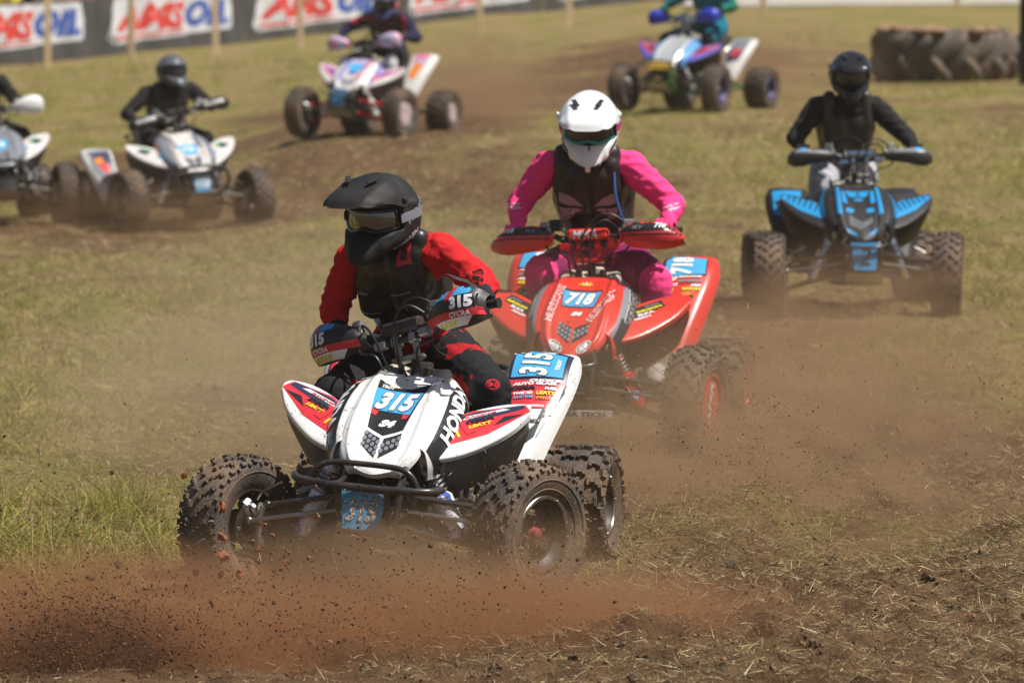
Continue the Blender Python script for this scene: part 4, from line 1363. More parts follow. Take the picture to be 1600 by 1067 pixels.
def hood_315():
    it = hood_vents()
    pl = [(-.098, .118), (-.07, .098), (-.035, .086), (0, .083), (.035, .086), (.07, .098), (.098, .118), (.066, -.104), (0, -.132), (-.066, -.104)]
    it.append(PG(1, pl, K_, 0))
    it.append(PG(1, [(-.091, .066), (.085, .060), (.069, -.040), (-.078, -.030)], B_, 1))
    it.append(TX(1, "315", .002, .012, .088, .155, K_, 2, bold=.075, shear=.28)); it.append(TX(1, "315", .002, .012, .083, .148, W_, 3, bold=.05, shear=.28))
    it.append(TX(1, "TROY", -.052, .078, .016, .05, W_, 2, bold=.04, shear=.2)); it.append(TX(1, "CODY", -.056, .098, .009, .035, W_, 2, bold=.04, shear=.2))
    it.append(PG(1, [(-.077, -.032), (-.050, -.034), (-.053, -.055), (-.073, -.050)], R_, 1)); it.append(PG(1, [(.068, -.041), (.042, -.040), (.044, -.060), (.062, -.058)], R_, 1))
    it.append(TX(1, "S4", .0, -.085, .030, .06, W_, 2, bold=.08, shear=.3))
    return it
def shroud_315(sx):
    it = [PG(sx, [(-.28, -.085), (.21, -.085), (.20, .02), (.08, .05), (-.27, .058)], K_, 0), PG(sx, [(-.26, -.06), (-.02, -.075), (-.06, -.045), (-.24, -.03)], G_, 1), PG(sx, [(.0, -.073), (.12, -.073), (.11, -.045), (.02, -.04)], R_, 1),
          PG(sx, [(.13, -.07), (.20, -.06), (.19, .0), (.16, -.01)], G_, 1)]
    it.append(TX(sx, "HONDA", .0, .012, .058, .36, W_, 3, bold=.045)); return it
def ff_315(sx):
    return [PG(sx, [(-.19, -.05), (.02, -.055), (.215, -.01), (.225, .05), (.05, .095), (-.17, .08)], R_, 0), PG(sx, [(.0, .03), (.21, .02), (.215, .05), (.05, .085), (-.02, .08)], N_, 1), PG(sx, [(-.19, -.035), (-.12, -.03), (-.10, .06), (-.17, .07)], K_, 1),
            PG(sx, [(.06, -.024), (.19, -.012), (.12, .008)], K_, 1), PG(sx, [(-.02, .055), (.16, .04), (.14, .058), (.0, .072)], W_, 2),
            TX(sx, "DMA", .03, .025, .020, .11, K_, 3, rot=-6, bold=.06, shear=.2), TX(sx, "LEATT", .02, .0, .016, .09, Y_, 3, rot=-6, bold=.06, shear=.2), TX(sx, "RACING", .05, .056, .012, .12, R_, 3, rot=-7, bold=.05, shear=.2),
            (*ellipse2d(sx * -.145, .01, .022, .018), W_, 2), TX(sx, "1", -.145, .01, .026, .012, R_, 3, bold=.06), PG(sx, [(-.05, -.028), (-.01, -.027), (.0, .06), (-.04, .065)], R_, 2), PG(sx, [(-.085, -.03), (-.075, -.03), (-.055, .065), (-.068, .068)], Y_, 2)]
def rf_315(sx):
    it = [PG(sx, [(-.16, .42), (.105, .40), (.115, .10), (.05, -.22), (-.16, -.22)], N_, 0), PG(sx, [(-.12, .14), (.108, .16), (.098, .02), (.02, -.12), (-.09, -.14)], R_, 1), PG(sx, [(-.09, -.06), (.09, -.0), (.045, -.22), (-.0, -.42), (-.10, -.42)], W_, 2),
          PG(sx, [(.095, .03), (.085, -.06), (.035, -.12), (.05, -.02)], K_, 3), PG(sx, [(.055, -.09), (.04, -.22), (-.01, -.31), (.01, -.2)], K_, 3)]
    it.append(PG(sx, [(-.135, .40), (.088, .375), (.098, .185), (-.12, .15)], K_, 2)); it.append(PG(sx, [(-.130, .393), (.083, .37), (.092, .190), (-.115, .157)], B_, 3))
    it.append(TX(sx, "315", -.03, .275, .125, .19, K_, 4, rot=90, bold=.07)); it.append(TX(sx, "315", -.03, .275, .118, .182, W_, 5, rot=90, bold=.04))
    it.append(TX(sx, "TROY", .062, .28, .018, .09, W_, 4, rot=90, bold=.05))
    for t, x, y, h, w, c in (("CHOICE", .03, .15, .020, .13, W_), ("AUTO GLASS", -.01, .12, .022, .18, W_), ("DMA", -.05, .085, .028, .10, K_), ("FUEL", .06, .10, .02, .05, W_), ("LEATT", .045, .065, .024, .08, Y_), ("TWISTED", -.045, .045, .018, .08, W_),
                          ("PRO", .04, .03, .02, .06, O_), ("CUSTOM", -.04, .02, .018, .08, B_), ("REBEL", .01, -.13, .022, .08, K_), ("OBD", -.02, -.19, .024, .08, GR_)):
        it.append(TX(sx, t, x, y, h, w, c, 5, rot=12, bold=.06, shear=.2))
    it.append(PG(sx, [(-.01, -.02), (.06, .0), (.058, -.035), (-.012, -.055)], R_, 4)); it.append(TX(sx, "WRENCH", .024, -.028, .016, .055, W_, 5, rot=12, bold=.04))
    it.append((*ellipse2d(sx * -.055, -.31, .03, .035), R_, 4)); it.append(TX(sx, "1", -.055, -.31, .04, .018, W_, 5, bold=.06))
    return it
def gd_315(sx):
    return [PG(1, [(-.13, .02), (.12, .045), (.12, -.02), (-.13, -.02)], K_, 0), PG(1, [(-.11, .072), (.04, .076), (.03, .045), (-.10, .04)] if sx < 0 else [(-.06, .075), (.09, .076), (.08, .045), (-.08, .035)], B_, 1),
            PG(1, [(-.045, .075), (-.02, .076), (-.04, .03), (-.065, .03)] if sx < 0 else [(.0, .076), (.03, .077), (.01, .03), (-.02, .03)], R_, 2),
            TX(1, "315", -.04 if sx < 0 else .05, .016, .045, .085, W_, 3, bold=.06), PG(1, [(-.14, -.015), (.13, -.01), (.13, -.035), (-.14, -.042)], R_, 1), TX(1, "CYCRA", -.03 if sx < 0 else .04, -.026, .018, .08, W_, 3, bold=.04, shear=.2),
            PG(1, [(-.085, -.040), (.085, -.037), (.055, -.066), (-.06, -.068)], W_, 1)] + [PG(1, [(-.06 + .022 * k, -.045), (-.045 + .022 * k, -.045), (-.054 + .022 * k, -.064), (-.069 + .022 * k, -.064)], Y_, 2) for k in range(4)] + \
           []

def hood_718():
    it = hood_vents()
    it.append(PG(1, [(-.088, .056), (.090, .052), (.070, -.04), (-.076, -.04)], K_, 1)); it.append(PG(1, [(-.085, .052), (.086, .048), (.067, -.037), (-.074, -.036)], B_, 2))
    it.append(TX(1, "718", -.002, .006, .078, .140, K_, 3, bold=.075, shear=.28)); it.append(TX(1, "718", -.002, .006, .072, .133, W_, 4, bold=.05, shear=.28))
    it.append(PG(1, [(-.088, .066), (.09, .062), (.09, .058), (-.088, .060)], K_, 1)); it.append(TX(1, "S4", .0, -.075, .022, .05, W_, 2, bold=.08, shear=.3))
    for k in range(5):
        a = R(90 + (k - 2) * 38); it.append((*place_text("I", .0 + .02 * math.cos(a), .10 + .014 * math.sin(a), .026, .006, rot=math.degrees(a) - 90, bold=.02), Y_ if k != 2 else W_, 1))
    it.append((*place_text("HURRICANE", .108, -.02, .032, .20, rot=62, bold=.06), W_, 1)); it.append((*place_text("HURRICANE", .108, -.02, .025, .192, rot=62, bold=.01), R_, 2))
    it.append((*place_text("HURRICANE", -.108, -.02, .030, .20, rot=84, bold=.06), W_, 1)); it.append((*place_text("HURRICANE", -.108, -.02, .023, .192, rot=84, bold=.01), R_, 2))
    for s_, rt in ((-1, -35), (1, 35)):
        v, f = ellipse2d(0, 0, .036, .018); a = R(rt); v = v @ np.array([[math.cos(a), math.sin(a)], [-math.sin(a), math.cos(a)]]) + np.array([s_ * .062, -.222])
        it.append((v, f, W_, 1)); it.append((v * .88 + np.array([s_ * .062, -.222]) * .12, f, G_, 2)); it.append((*place_text("AMR", s_ * .062, -.222, .018, .045, rot=rt, bold=.06), W_, 3))
    return it
def shroud_718(sx):
    return [PG(sx, [(-.28, -.085), (.21, -.085), (.20, .02), (.08, .05), (-.27, .058)], G_, 0), PG(sx, [(-.28, -.075), (-.12, -.075), (-.14, .04), (-.27, .04)], K_, 1), PG(sx, [(.17, -.075), (.26, -.075), (.27, .04), (.2, .04)], K_, 1),
            TX(sx, "TEIXEIRA", .02, -.005, .056, .34, W_, 2, bold=.06, shear=.1), TX(sx, "TEIXEIRA", .02, -.005, .050, .335, K_, 3, bold=.03, shear=.1)]
def ff_718(sx):
    return [PG(sx, [(-.12, .0), (.10, .015), (.12, .075), (-.08, .075)], K_, 0), TX(sx, "RIKSON", .03, .03, .018, .12, Y_, 3, rot=-4, bold=.06), TX(sx, "ELKA", .0, .008, .016, .08, W_, 3, rot=-4, bold=.06), TX(sx, "DEMON", -.03, -.012, .014, .08, W_, 3, rot=-4, bold=.06), TX(sx, "FOX", .06, .052, .014, .07, G_, 3, rot=-4, bold=.06)]
def rf_718(sx):
    it = [PG(sx, [(-.15, .42), (-.10, .41), (-.09, .12), (-.14, .0)], K_, 0), PG(sx, [(-.13, .39), (.085, .37), (.092, .20), (-.118, .15)], K_, 2), PG(sx, [(-.122, .385), (.078, .365), (.085, .205), (-.112, .158)], B_, 3)]
    it.append(TX(sx, "718", -.035, .275, .11, .18, W_, 5, rot=90, bold=.05))
    for t, x, y, h, w, c in (("HURRICANE", .0, .165, .016, .15, W_), ("SPARKS", .02, .13, .026, .12, G_), ("ARK", .05, .095, .022, .06, W_), ("RIKSON", .03, .06, .026, .09, Y_), ("DWT", -.06, .085, .026, .05, W_), ("GBC", .02, .02, .034, .07, O_),
                          ("GT", -.07, .035, .04, .04, Y_), ("ELKA", .0, -.035, .022, .06, W_), ("ITP", -.07, -.06, .026, .05, W_), ("MOTUL", -.05, -.12, .022, .09, W_), ("PREP", -.08, .13, .022, .07, W_)):
        it.append(TX(sx, t, x, y, h, w, c, 5, rot=10, bold=.06, shear=.2))
    it.append(PG(sx, [(.0, .0), (.05, .02), (-.02, -.2), (-.06, -.2)], K_, 1))
    return it
def gd_718(sx):
    return [PG(1, [(-.10 * 1, .045), (.14, .045), (.15, .0), (-.16, -.0)], K_, 0), PG(1, [(-.15, -.005), (.15, -.005), (.10, -.045), (-.10, -.045)], R_, 1), PG(1, [(-.15, -.012), (.15, -.014), (.15, -.02), (-.15, -.018)], K_, 2),
            TX(1, "718", sx * .045, .022, .024, .05, W_, 3, bold=.05, shear=.2), TX(1, "FLY", -sx * .055, .016, .014, .05, G_, 3, bold=.05, shear=.2)]

def hood_2():
    it = hood_vents()
    it += [PG(1, [(-.075, .085), (.075, .085), (.052, .03), (-.052, .03)], B_, 1), TX(1, "2", 0, .058, .034, .03, K_, 2, bold=.05, shear=.2), PG(1, [(-.03, .015), (.03, .015), (.022, -.005), (-.022, -.005)], B_, 1)]
    for s_ in (-1, 1):
        it += [PG(s_, [(.078, .075), (.10, .08), (.10, -.02), (.07, -.03)], B_, 1), (*ellipse2d(s_ * .062, -.078, .026, .018), B_, 1), PG(s_, [(.11, .11), (.13, .11), (.140, -.10), (.112, -.12)], B_, 1), PG(s_, [(.04, -.225), (.10, -.19), (.09, -.215), (.03, -.24)], B_, 1)]
    return it
def shroud_2(sx):
    it = [PG(sx, [(-.2, -.07), (.2, -.07), (.22, .02), (-.16, .02)], B_, 0)]
    for k in range(9): it.append(PG(sx, [(-.18 + .045 * k, -.07), (-.17 + .045 * k, -.07), (-.155 + .045 * k, .02), (-.167 + .045 * k, .02)], K_, 1))
    return it
def ff_2(sx):
    it = [PG(sx, [(-.14, -.035), (.05, -.04), (.22, .0), (.22, .05), (.05, .09), (-.15, .07)], B_, 0)]
    for k in range(7): it.append(PG(sx, [(-.08 + .04 * k, .0), (-.07 + .04 * k, .0), (-.03 + .04 * k, .08), (-.045 + .04 * k, .08)], K_, 1))
    return it
def gd_2(sx): return [PG(1, [(-.10, .03), (.12, .03), (.12, .0), (-.10, .0)], G_, 0), (*ellipse2d(sx * .05, .02, .02, .012), B_, 1)]
def rf_2(sx): return [] if sx > 0 else [PG(sx, [(-.1, .35), (.1, .35), (.1, .05), (-.05, -.1)], B_, 0), PG(sx, [(-.02, .2), (.09, .2), (.05, .0), (-.05, .0)], K_, 1)]

def hood_113():
    it = hood_vents()
    it += [PG(1, [(-.08, .0), (.08, .0), (.055, -.10), (-.055, -.10)], B_, 1), TX(1, "113", 0, -.045, .055, .09, W_, 2, bold=.06), PG(1, [(-.13, .12), (-.09, .12), (-.08, -.02), (-.12, -.06)], G_, 1), PG(1, [(.13, .12), (.09, .12), (.08, -.02), (.12, -.06)], G_, 1)]
    return it
def sh_113(sx): return [PG(sx, [(-.25, -.07), (.25, -.07), (.2, .02), (-.2, .02)], G_, 0), PG(sx, [(-.1, -.06), (.15, -.06), (.1, .0), (-.08, .0)], O_, 1), PG(sx, [(-.2, -.04), (-.1, -.04), (-.05, .02), (-.15, .02)], B_, 1)]
M_DEEP = mat("deep_blue_print", (.016, .26, .56), .4)
M_PURPLE = mat("violet_print", (.12, .11, .45), .35)
def ff_113(sx): return [PG(sx, [(.03, -.02), (.12, -.02), (.10, .06), (.02, .06)], N_, 0), PG(sx, [(.04, .03), (.1, .03), (.09, .06), (.03, .06)], GR_, 1), PG(sx, [(-.15, -.02), (-.05, -.02), (-.07, .05), (-.16, .05)], G_, 0)]
def rf_113(sx): return [PG(sx, [(-.12, .38), (.09, .36), (.09, .05), (.0, -.3), (-.1, -.3)], G_, 0), PG(sx, [(-.1, .3), (.06, .28), (.05, .1), (-.1, .1)], N_, 1), PG(sx, [(-.06, .1), (.04, .1), (.0, -.05), (-.06, -.05)], R_, 1), PG(sx, [(-.02, .2), (.05, .2), (.05, .1), (-.02, .1)], O_, 2)]

def hood_tm(): return hood_vents() + [PG(1, [(-.12, .16), (.12, .16), (.13, -.02), (-.13, -.02)], G_, 0), PG(1, [(-.08, .07), (.08, .07), (.06, -.04), (-.06, -.04)], B_, 1), PG(1, [(-.06, -.04), (.06, -.04), (.04, -.08), (-.04, -.08)], N_, 1), PG(1, [(.09, .12), (.13, .12), (.12, -.15), (.08, -.15)], R_, 1), PG(1, [(-.13, .12), (-.10, .12), (-.09, -.15), (-.12, -.15)], N_, 1)]
def sh_tm(sx): return [PG(sx, [(-.25, -.07), (.25, -.07), (.2, .03), (-.2, .03)], N_, 0), PG(sx, [(-.1, -.06), (.15, -.06), (.1, .0), (-.08, .0)], G_, 1), PG(sx, [(-.2, -.04), (-.1, -.04), (-.05, .02), (-.15, .02)], R_, 1)]
def ff_tm(sx): return [PG(sx, [(-.16, -.04), (.18, -.02), (.2, .06), (-.1, .08)], R_, 0), PG(sx, [(-.08, .0), (.06, .0), (.06, .05), (-.04, .05)], N_, 1), PG(sx, [(.08, .0), (.16, .0), (.16, .05), (.1, .05)], G_, 1)]
def rf_tm(sx): return [PG(sx, [(-.12, .4), (.05, .38), (.06, .25), (-.1, .2)], R_, 0), PG(sx, [(-.1, .3), (.06, .28), (.05, .05), (-.05, -.1)], G_, 0), PG(sx, [(-.06, .15), (.05, .15), (.0, -.15), (-.08, -.15)], O_, 1)]
def rf_tr(sx): return [PG(sx, [(-.12, .4), (.09, .38), (.07, .05), (-.1, .0)], G_, 0), PG(sx, [(-.12, .12), (.08, .12), (.05, -.1), (-.1, -.2)], N_, 0), PG(sx, [(-.06, .1), (.05, .1), (.0, -.05), (-.06, -.05)], R_, 1)]

# ------------------------------------------------------------------ the riders and their machines
def MJ(name, c, r=.85, **k): return mat(name, c, r, bump=.12, bscale=260, spec=.2, **k)
M_JRED = MJ("red_jersey", (.62, .018, .022), col2=(.52, .014, .018))
M_CLBLK = MJ("black_cloth", (.018, .018, .02))
M_PANT_RB = MJ("black_and_red_trousers", (.016, .016, .018), col2=(.40, .015, .02), nscale=7, nmin=.53, nmax=.55)
M_PANT_GW = MJ("grey_and_white_trousers", (.17, .17, .18), col2=(.42, .41, .40), nscale=9, nmin=.48, nmax=.56)
M_PINK = MJ("pink_jersey", (.95, .06, .25))
M_PINKP = MJ("pink_trousers", (.80, .03, .19), col2=(.20, .015, .08), nscale=2.6, nmin=.44, nmax=.47)
M_BOOTB = mat("black_boot", (.03, .03, .032), .5, dust=.5)
M_BOOTW = mat("white_boot", (.5, .48, .46), .5, dust=.5, speck=.5)
M_PANTW = MJ("pale_grey_trousers", (.42, .41, .46), col2=(.25, .25, .28), nscale=6, nmin=.5, nmax=.6)
M_VEST = mat("black_chest_plate", (.013, .013, .014), .38, dust=.25, bump=.1, bscale=30)
M_MATTE = mat("matt_black_shell", (.012, .013, .015), .62, dust=.12, spec=.3)
M_GLOSSW = mat("gloss_white_shell", (.82, .82, .82), .2, coat=.6)
M_NAVYCL = MJ("navy_jersey", (.018, .022, .06), col2=(.45, .02, .03), nscale=3.5, nmin=.56, nmax=.58)
M_GREENCL = MJ("green_and_teal_jersey", (.01, .16, .05), col2=(.0, .20, .27), nscale=3.2, nmin=.48, nmax=.50)
M_TEALP = MJ("teal_trousers", (.0, .15, .22))
M_LENS = mat("mirror_lens", (.50, .49, .48), .08, .85, col2=(.22, .21, .20), nscale=5, nmin=.45, nmax=.5)
M_LENSD = mat("dark_lens", (.04, .03, .04), .05, .3, spec=.9)
M_TEAL = mat("teal_goggle_frame", (.02, .30, .24), .4)
M_BLACKGLOSS = mat("black_gloss_plastic", (.015, .015, .017), .15, coat=.4)
M_BLUEMET = mat("blue_anodised", (.03, .035, .14), .5, .2, dust=.4)
M_REDMET = mat("red_anodised", (.55, .02, .02), .3, .3)
M_GREYHELM = mat("grey_shell", (.10, .11, .125), .25, coat=.4)

M_DUSTYRIM = mat('dusty_black_rim', (.03, .03, .03), .5, dust=.7, dust_col=(.13, .09, .065), speck=1.0)
M_PLATEB = mat('mud_spattered_blue_plate', (.06, .36, .66), .4, speck=1.1, speck_col=(.16, .10, .06), dust=.35)
M_FLAPG = mat('shade_grey_muddy_flap', (.16, .155, .15), .6, col2=(.10, .085, .07), nscale=7, nmin=.5, nmax=.7, speck=.8)  # white fender plastic, underside shade painted in as grey, plus mud stains
M_FLAPR = mat('shade_red_muddy_flap', (.20, .022, .02), .5, col2=(.10, .03, .022), nscale=7, nmin=.5, nmax=.7)  # red fender plastic darkened to paint in underside shade, plus muddy patches
def base_pal(**k):
    d = dict(body=M_WHITEPL, fender=M_WHITEPL, rfender=M_WHITEPL, flap=M_FLAPG, shroud=M_WHITEPL, rubber=M_TYRE, rim=M_BLACKPL, ring=M_STEEL, hub=M_STEEL,
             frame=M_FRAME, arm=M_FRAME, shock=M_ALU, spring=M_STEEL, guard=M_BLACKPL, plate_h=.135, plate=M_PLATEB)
    d.update(k); return d
def base_J(dx=0, dz=0, **k):
    J = dict(pelvis=(dx * .6, .87, .86 + dz), head=(dx, .52, 1.40 + dz), shL=(dx - .19, .62, 1.23 + dz), shR=(dx + .19, .62, 1.23 + dz), elL=(dx - .35, .62, 1.03 + dz), elR=(dx + .35, .60, 1.04 + dz),
             knL=(-.24, .42, .75), knR=(.25, .42, .75))
    J.update(k); return J

# leader, 315

P_MAIN = base_pal(rim=M_DUSTYRIM, plate_num=mat("mud_spattered_white_print", (.7, .68, .66), .5, speck=1.6, speck_col=(.17, .11, .07), dust=.5), hub=mat('dusty_red_hub', (.30, .03, .035), .6, dust=.7), shroud=M_WHITEPL, shock=mat("white_and_blue_shock_guard", (.75, .75, .76), .35, col2=(.05, .12, .5), nscale=14, nmin=.55, nmax=.57, speck=.8))
POS = (-.464, 20.41, -.014)
q, HB = make_quad("white racing quad number 315 sliding in front with dark flying soil at its wheels", "quads racing across the field", POS, 12, P_MAIN, steer=28, body_roll=4.7, bar_tilt=9, plate='315',
                  decals=dict(key='315', hood=hood_315, shroud=shroud_315, ffender=ff_315, rfender=rf_315, guard=gd_315))
J_main = dict(pelvis=(-.06, .90, .86), head=(-.118, .50, 1.36), shL=(-.265, .68, 1.19), shR=(.09, .54, 1.225), elL=(-.35, .67, 1.0), elR=(.27, .46, 1.12), knL=(-.29, .43, .70), knR=(.31, .42, .73))
RP_MAIN = dict(jersey=M_JRED, thigh=M_PANT_RB, knee=M_CLBLK, shin=M_PANT_GW, boot=M_BOOTB, neck=M_CLBLK, vest=M_VEST, glove=MJ("navy_glove", (.02, .022, .035)), high=True, helmet=M_MATTE, lens=M_LENS, gframe=M_BLACKGLOSS, strap=M_PRINT_GREY, visor=M_MATTE)
rd_main, hel, Jm = make_rider("rider in a red jersey and matt black helmet steering quad 315", POS, 12, J_main, HB, RP_MAIN, voxel=.008, head_rot=(-18, 12, 0), wrinkle=.0062, group="riders on the quads")
hel.scale = (1.07,) * 3

# follower, 718
POS2 = (.286, 25.43, 0)
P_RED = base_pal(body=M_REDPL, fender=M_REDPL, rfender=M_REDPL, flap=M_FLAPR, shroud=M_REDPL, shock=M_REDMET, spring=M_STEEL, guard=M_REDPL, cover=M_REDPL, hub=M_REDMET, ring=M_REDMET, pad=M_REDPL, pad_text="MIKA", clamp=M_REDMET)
q2, HB2 = make_quad("bright red racing quad number 718 following behind the white one", "quads racing across the field", POS2, 10, P_RED, steer=11, body_roll=1.5, bar_tilt=2, bar_yaw=5, guard='long', bumper='low', cover_text="AMR", scale=1.02,
                    decals=dict(key='718', hood=hood_718, shroud=shroud_718, ffender=ff_718, rfender=rf_718, guard=gd_718), bar_c=(0, .36, .935))
J2 = dict(pelvis=(-.02, .88, .86), head=(-.015, .47, 1.46), shL=(-.225, .60, 1.27), shR=(.15, .60, 1.27), elL=(-.36, .62, 1.10), elR=(.345, .58, 1.10), knL=(-.23, .45, .80), knR=(.29, .45, .76))
RP2 = dict(jersey=M_PINK, thigh=M_PINKP, knee=M_PINK, shin=M_PINKP, boot=M_BOOTW, neck=M_CLBLK, vest=M_VEST, glove=M_PINK, helmet=M_GLOSSW, lens=M_LENSD, gframe=M_TEAL, strap=MJ("magenta_strap", (.4, .03, .15)), visor=M_GLOSSW, high=True)
rd2, hel2, J2b = make_rider("rider in a bright pink jersey and glossy white helmet on quad 718", POS2, 10, J2, HB2, RP2, voxel=.009, head_rot=(6, 23, 0), scale=1.02, wrinkle=.0058, group="riders on the quads", seed=4)
hel2.scale = (1.06,) * 3

# number 2
POS3 = (2.105, 34.4, 0)
M_BLKBODY = mat("black_body_plastic", (.014, .015, .018), .5, dust=.12, spec=.3)
P_BLUE = base_pal(rf_off=(0, .05, -.12), body=M_BLKBODY, fender=M_BLKBODY, rfender=M_BLKBODY, flap=M_BLKBODY, shroud=M_BLKBODY, shock=M_CHROME, spring=M_CHROME, guard=M_BLACKPL, plate_h=.165, plate_num=M_PRINT_BLACK, plate=M_DEEP, clamp=M_CHROME, pad=M_CHROME, hub=M_CHROME, plate_off=(0, 0, .03))
q3, HB3 = make_quad("black and blue racing quad with a large number 2 on its blue front plate", "quads racing across the field", POS3, -2.2, P_BLUE, steer=7, body_roll=0, bar_tilt=0, bar_yaw=2, guard='bar', bumper='low', plate='2',
                    decals=dict(key='2', prints=PRINTS[:2] + [M_DEEP] + PRINTS[3:], hood=hood_2, shroud=shroud_2, ffender=ff_2, rfender=rf_2, guard=gd_2), bar_c=(.035, .36, .935))
J3 = base_J(-.03, .02, head=(-.01, .55, 1.45), knL=(-.20, .42, .78), knR=(.10, .62, .70), anR=(.2, .70, .36), shL=(-.20, .66, 1.25), shR=(.165, .66, 1.25), elL=(-.345, .58, 1.06), elR=(.345, .58, 1.07))
RP3 = dict(jersey=M_CLBLK, thigh=M_PANTW, knee=M_PANTW, shin=M_BOOTB, boot=M_BOOTB, neck=M_CLBLK, vest=M_VEST, glove=M_CLBLK, helmet=M_BLACKGLOSS, lens=M_LENSD, gframe=M_BLACKGLOSS, strap=M_PRINT_BLACK, visor=M_BLACKGLOSS)
rd3, hel3, _ = make_rider("rider all in black with pale grey trousers on the black and blue quad", POS3, -2.2, J3, HB3, RP3, voxel=.014, head_rot=(0, 14, 0), group="riders on the quads", seed=8)

# number 113 and the one at the edge
P_113 = base_pal(body=M_WHITEFAR, fender=M_WHITEFAR, rfender=M_WHITEFAR, rf_off=(-.09, .22, -.19), shroud=M_PRINT_GREY, guard=M_BLACKPL, hub=M_CHROME, rim=M_BLACKPL, shock=M_CHROME, plate_h=.16, plate_off=(0, 0, .06))
POS4 = (-2.705, 48, gz(-2.705, 48))
gd_113 = lambda sx: [TX(1, 'RACING', 0, -.01, .030, .17, W_, 1, bold=.04, shear=.2)]
d113 = dict(key='113', guard=gd_113, hood=hood_113, shroud=sh_113, ffender=ff_113, rfender=rf_113)
q4, HB4 = make_quad("white racing quad with blue 113 plate, rider all in black, left of the leader", "quads racing across the field", POS4, -20, P_113, steer=-8, body_roll=-4, bar_tilt=13, bar_yaw=4, guard='bar', bumper='tall', plate='113', decals=d113, scale=1.03, bar_c=(0, .36, .93))
J4 = base_J(0, -.03, head=(.0, .58, 1.33), shL=(-.20, .66, 1.14), shR=(.195, .66, 1.17), elL=(-.40, .60, .97), elR=(.36, .62, 1.03))
RP4 = dict(jersey=M_CLBLK, thigh=M_CLBLK, knee=M_CLBLK, shin=M_CLBLK, boot=M_BOOTB, neck=M_CLBLK, vest=M_VEST, glove=M_CLBLK, helmet=M_GREYHELM, lens=M_LENSD, gframe=M_BLACKGLOSS, strap=M_PRINT_BLACK, visor=M_GREYHELM)
make_rider("rider all in black with a grey helmet on the white quad 113", POS4, -20, J4, HB4, RP4, voxel=.017, head_rot=(12, 4, 0), visor=False, group="riders on the quads", seed=12)
POS5 = (-4.40, 49, gz(-4.4, 49))
P_FL = base_pal(body=M_PRINT_GREY, fender=M_WHITEFAR, rfender=M_PRINT_GREY, rf_off=(0, .10, -.13), guard=M_WHITEPL, hub=M_CHROME, shroud=M_PRINT_GREY, plate_h=.135, plate=M_BLACKPL)
q5, HB5 = make_quad("white racing quad cut off by the left edge with a big white handguard", "quads racing across the field", POS5, -14, P_FL, steer=-4, body_roll=-3, bar_tilt=4, bar_yaw=4, guard='pod', bumper='tall', plate=' ', decals=d113, scale=1.03)
make_rider("rider in black cut off by the left edge, leaning over a white handguard", POS5, -14, base_J(-.1, -.02, head=(-.25, .58, 1.33)), HB5, RP4, voxel=.018, head_rot=(0, 8, 0), group="riders on the quads", seed=15)

# far pair
POS6 = (-1.694, 60, gz(-1.694, 60) - .01)
P_TM = base_pal(body=M_WHITEFAR, fender=M_WHITEFAR, rfender=M_WHITEFAR, guard=mat("pink_guard_plastic", (.75, .25, .30), .35, col2=(.45, .45, .65), nscale=9, nmin=.45, nmax=.5), arm=M_REDMET, shock=M_WHITEPL, cover=mat("pinkish_wheel_cover", (.55, .42, .42), .4), plate_h=.17, plate_off=(0, 0, .07), hub=M_STEEL)
q6, HB6 = make_quad("white, pink and blue racing quad sliding in front of the banners", "quads racing across the field", POS6, 22, P_TM, steer=6, body_roll=3, bar_tilt=3, bar_yaw=4, guard='pod', bumper='low', plate=' ', decals=dict(key='tm', prints=[M_PRINT_WHITE, M_PRINT_BLACK, M_PRINT_BLUE, mat('rose_print', (.60, .13, .24), .4), M_PRINT_YEL, mat('lilac_print', (.40, .36, .52), .4), mat('violet_blue_print', (.12, .11, .40), .4), M_PRINT_GREEN, M_PRINT_ORANGE], hood=hood_tm, shroud=sh_tm, ffender=ff_tm, rfender=rf_tm), scale=1.05)
J6 = base_J(.10, -.0, head=(.13, .58, 1.33), shL=(-.08, .62, 1.20), shR=(.30, .62, 1.20), elL=(-.30, .60, 1.10), elR=(.46, .62, 1.0))
RP6 = dict(jersey=M_NAVYCL, thigh=M_CLBLK, knee=M_WHITEPL, shin=M_PANTW, boot=M_BOOTW, neck=M_CLBLK, vest=M_VEST, glove=M_CLBLK, helmet=mat("blue_patterned_shell", (.05, .06, .16), .2, col2=(.5, .45, .3), nscale=12, nmin=.6, nmax=.62, coat=.5), lens=M_LENSD, gframe=M_BLACKGLOSS, strap=M_PRINT_RED, visor=M_PRINT_NAVY)
make_rider("rider in navy and red in front of the banners, helmet touching the top edge", POS6, 22, J6, HB6, RP6, voxel=.018, head_rot=(8, 10, 0), scale=1.05, group="riders on the quads", seed=18)
POS7 = (1.70, 61.3, gz(1.70, 61.3))
M_SILVER = mat("silver_body", (.55, .56, .58), .25, .3)
P_TR = base_pal(rf_off=(0, .05, -.08), body=M_SILVER, fender=M_PURPLE, rfender=M_WHITEFAR, flap=M_BLACKPL, shroud=mat("light_blue_body", (.12, .32, .60), .3), guard=mat("blue_guard_plastic", (.03, .05, .50), .4), pad=M_CHROME, cover=None, rim=M_BLUEMET, ring=M_BLUEMET, frame=mat("green_frame_paint", (.04, .17, .03), .45),
                bumper=M_STEEL, arm=M_FRAME, clamp=M_CHROME, skid=M_ALU)
q7, HB7 = make_quad("silver and blue racing quad with blue wheels and a thick grey bumper hoop", "quads racing across the field", POS7, 27, P_TR, steer=-2, body_roll=2, bar_tilt=2, bar_yaw=2, guard='pod', bumper='tall', decals=dict(key='tr', ffender=ff_tm, rfender=rf_tr), scale=1.03, bar_c=(0, .36, .95))
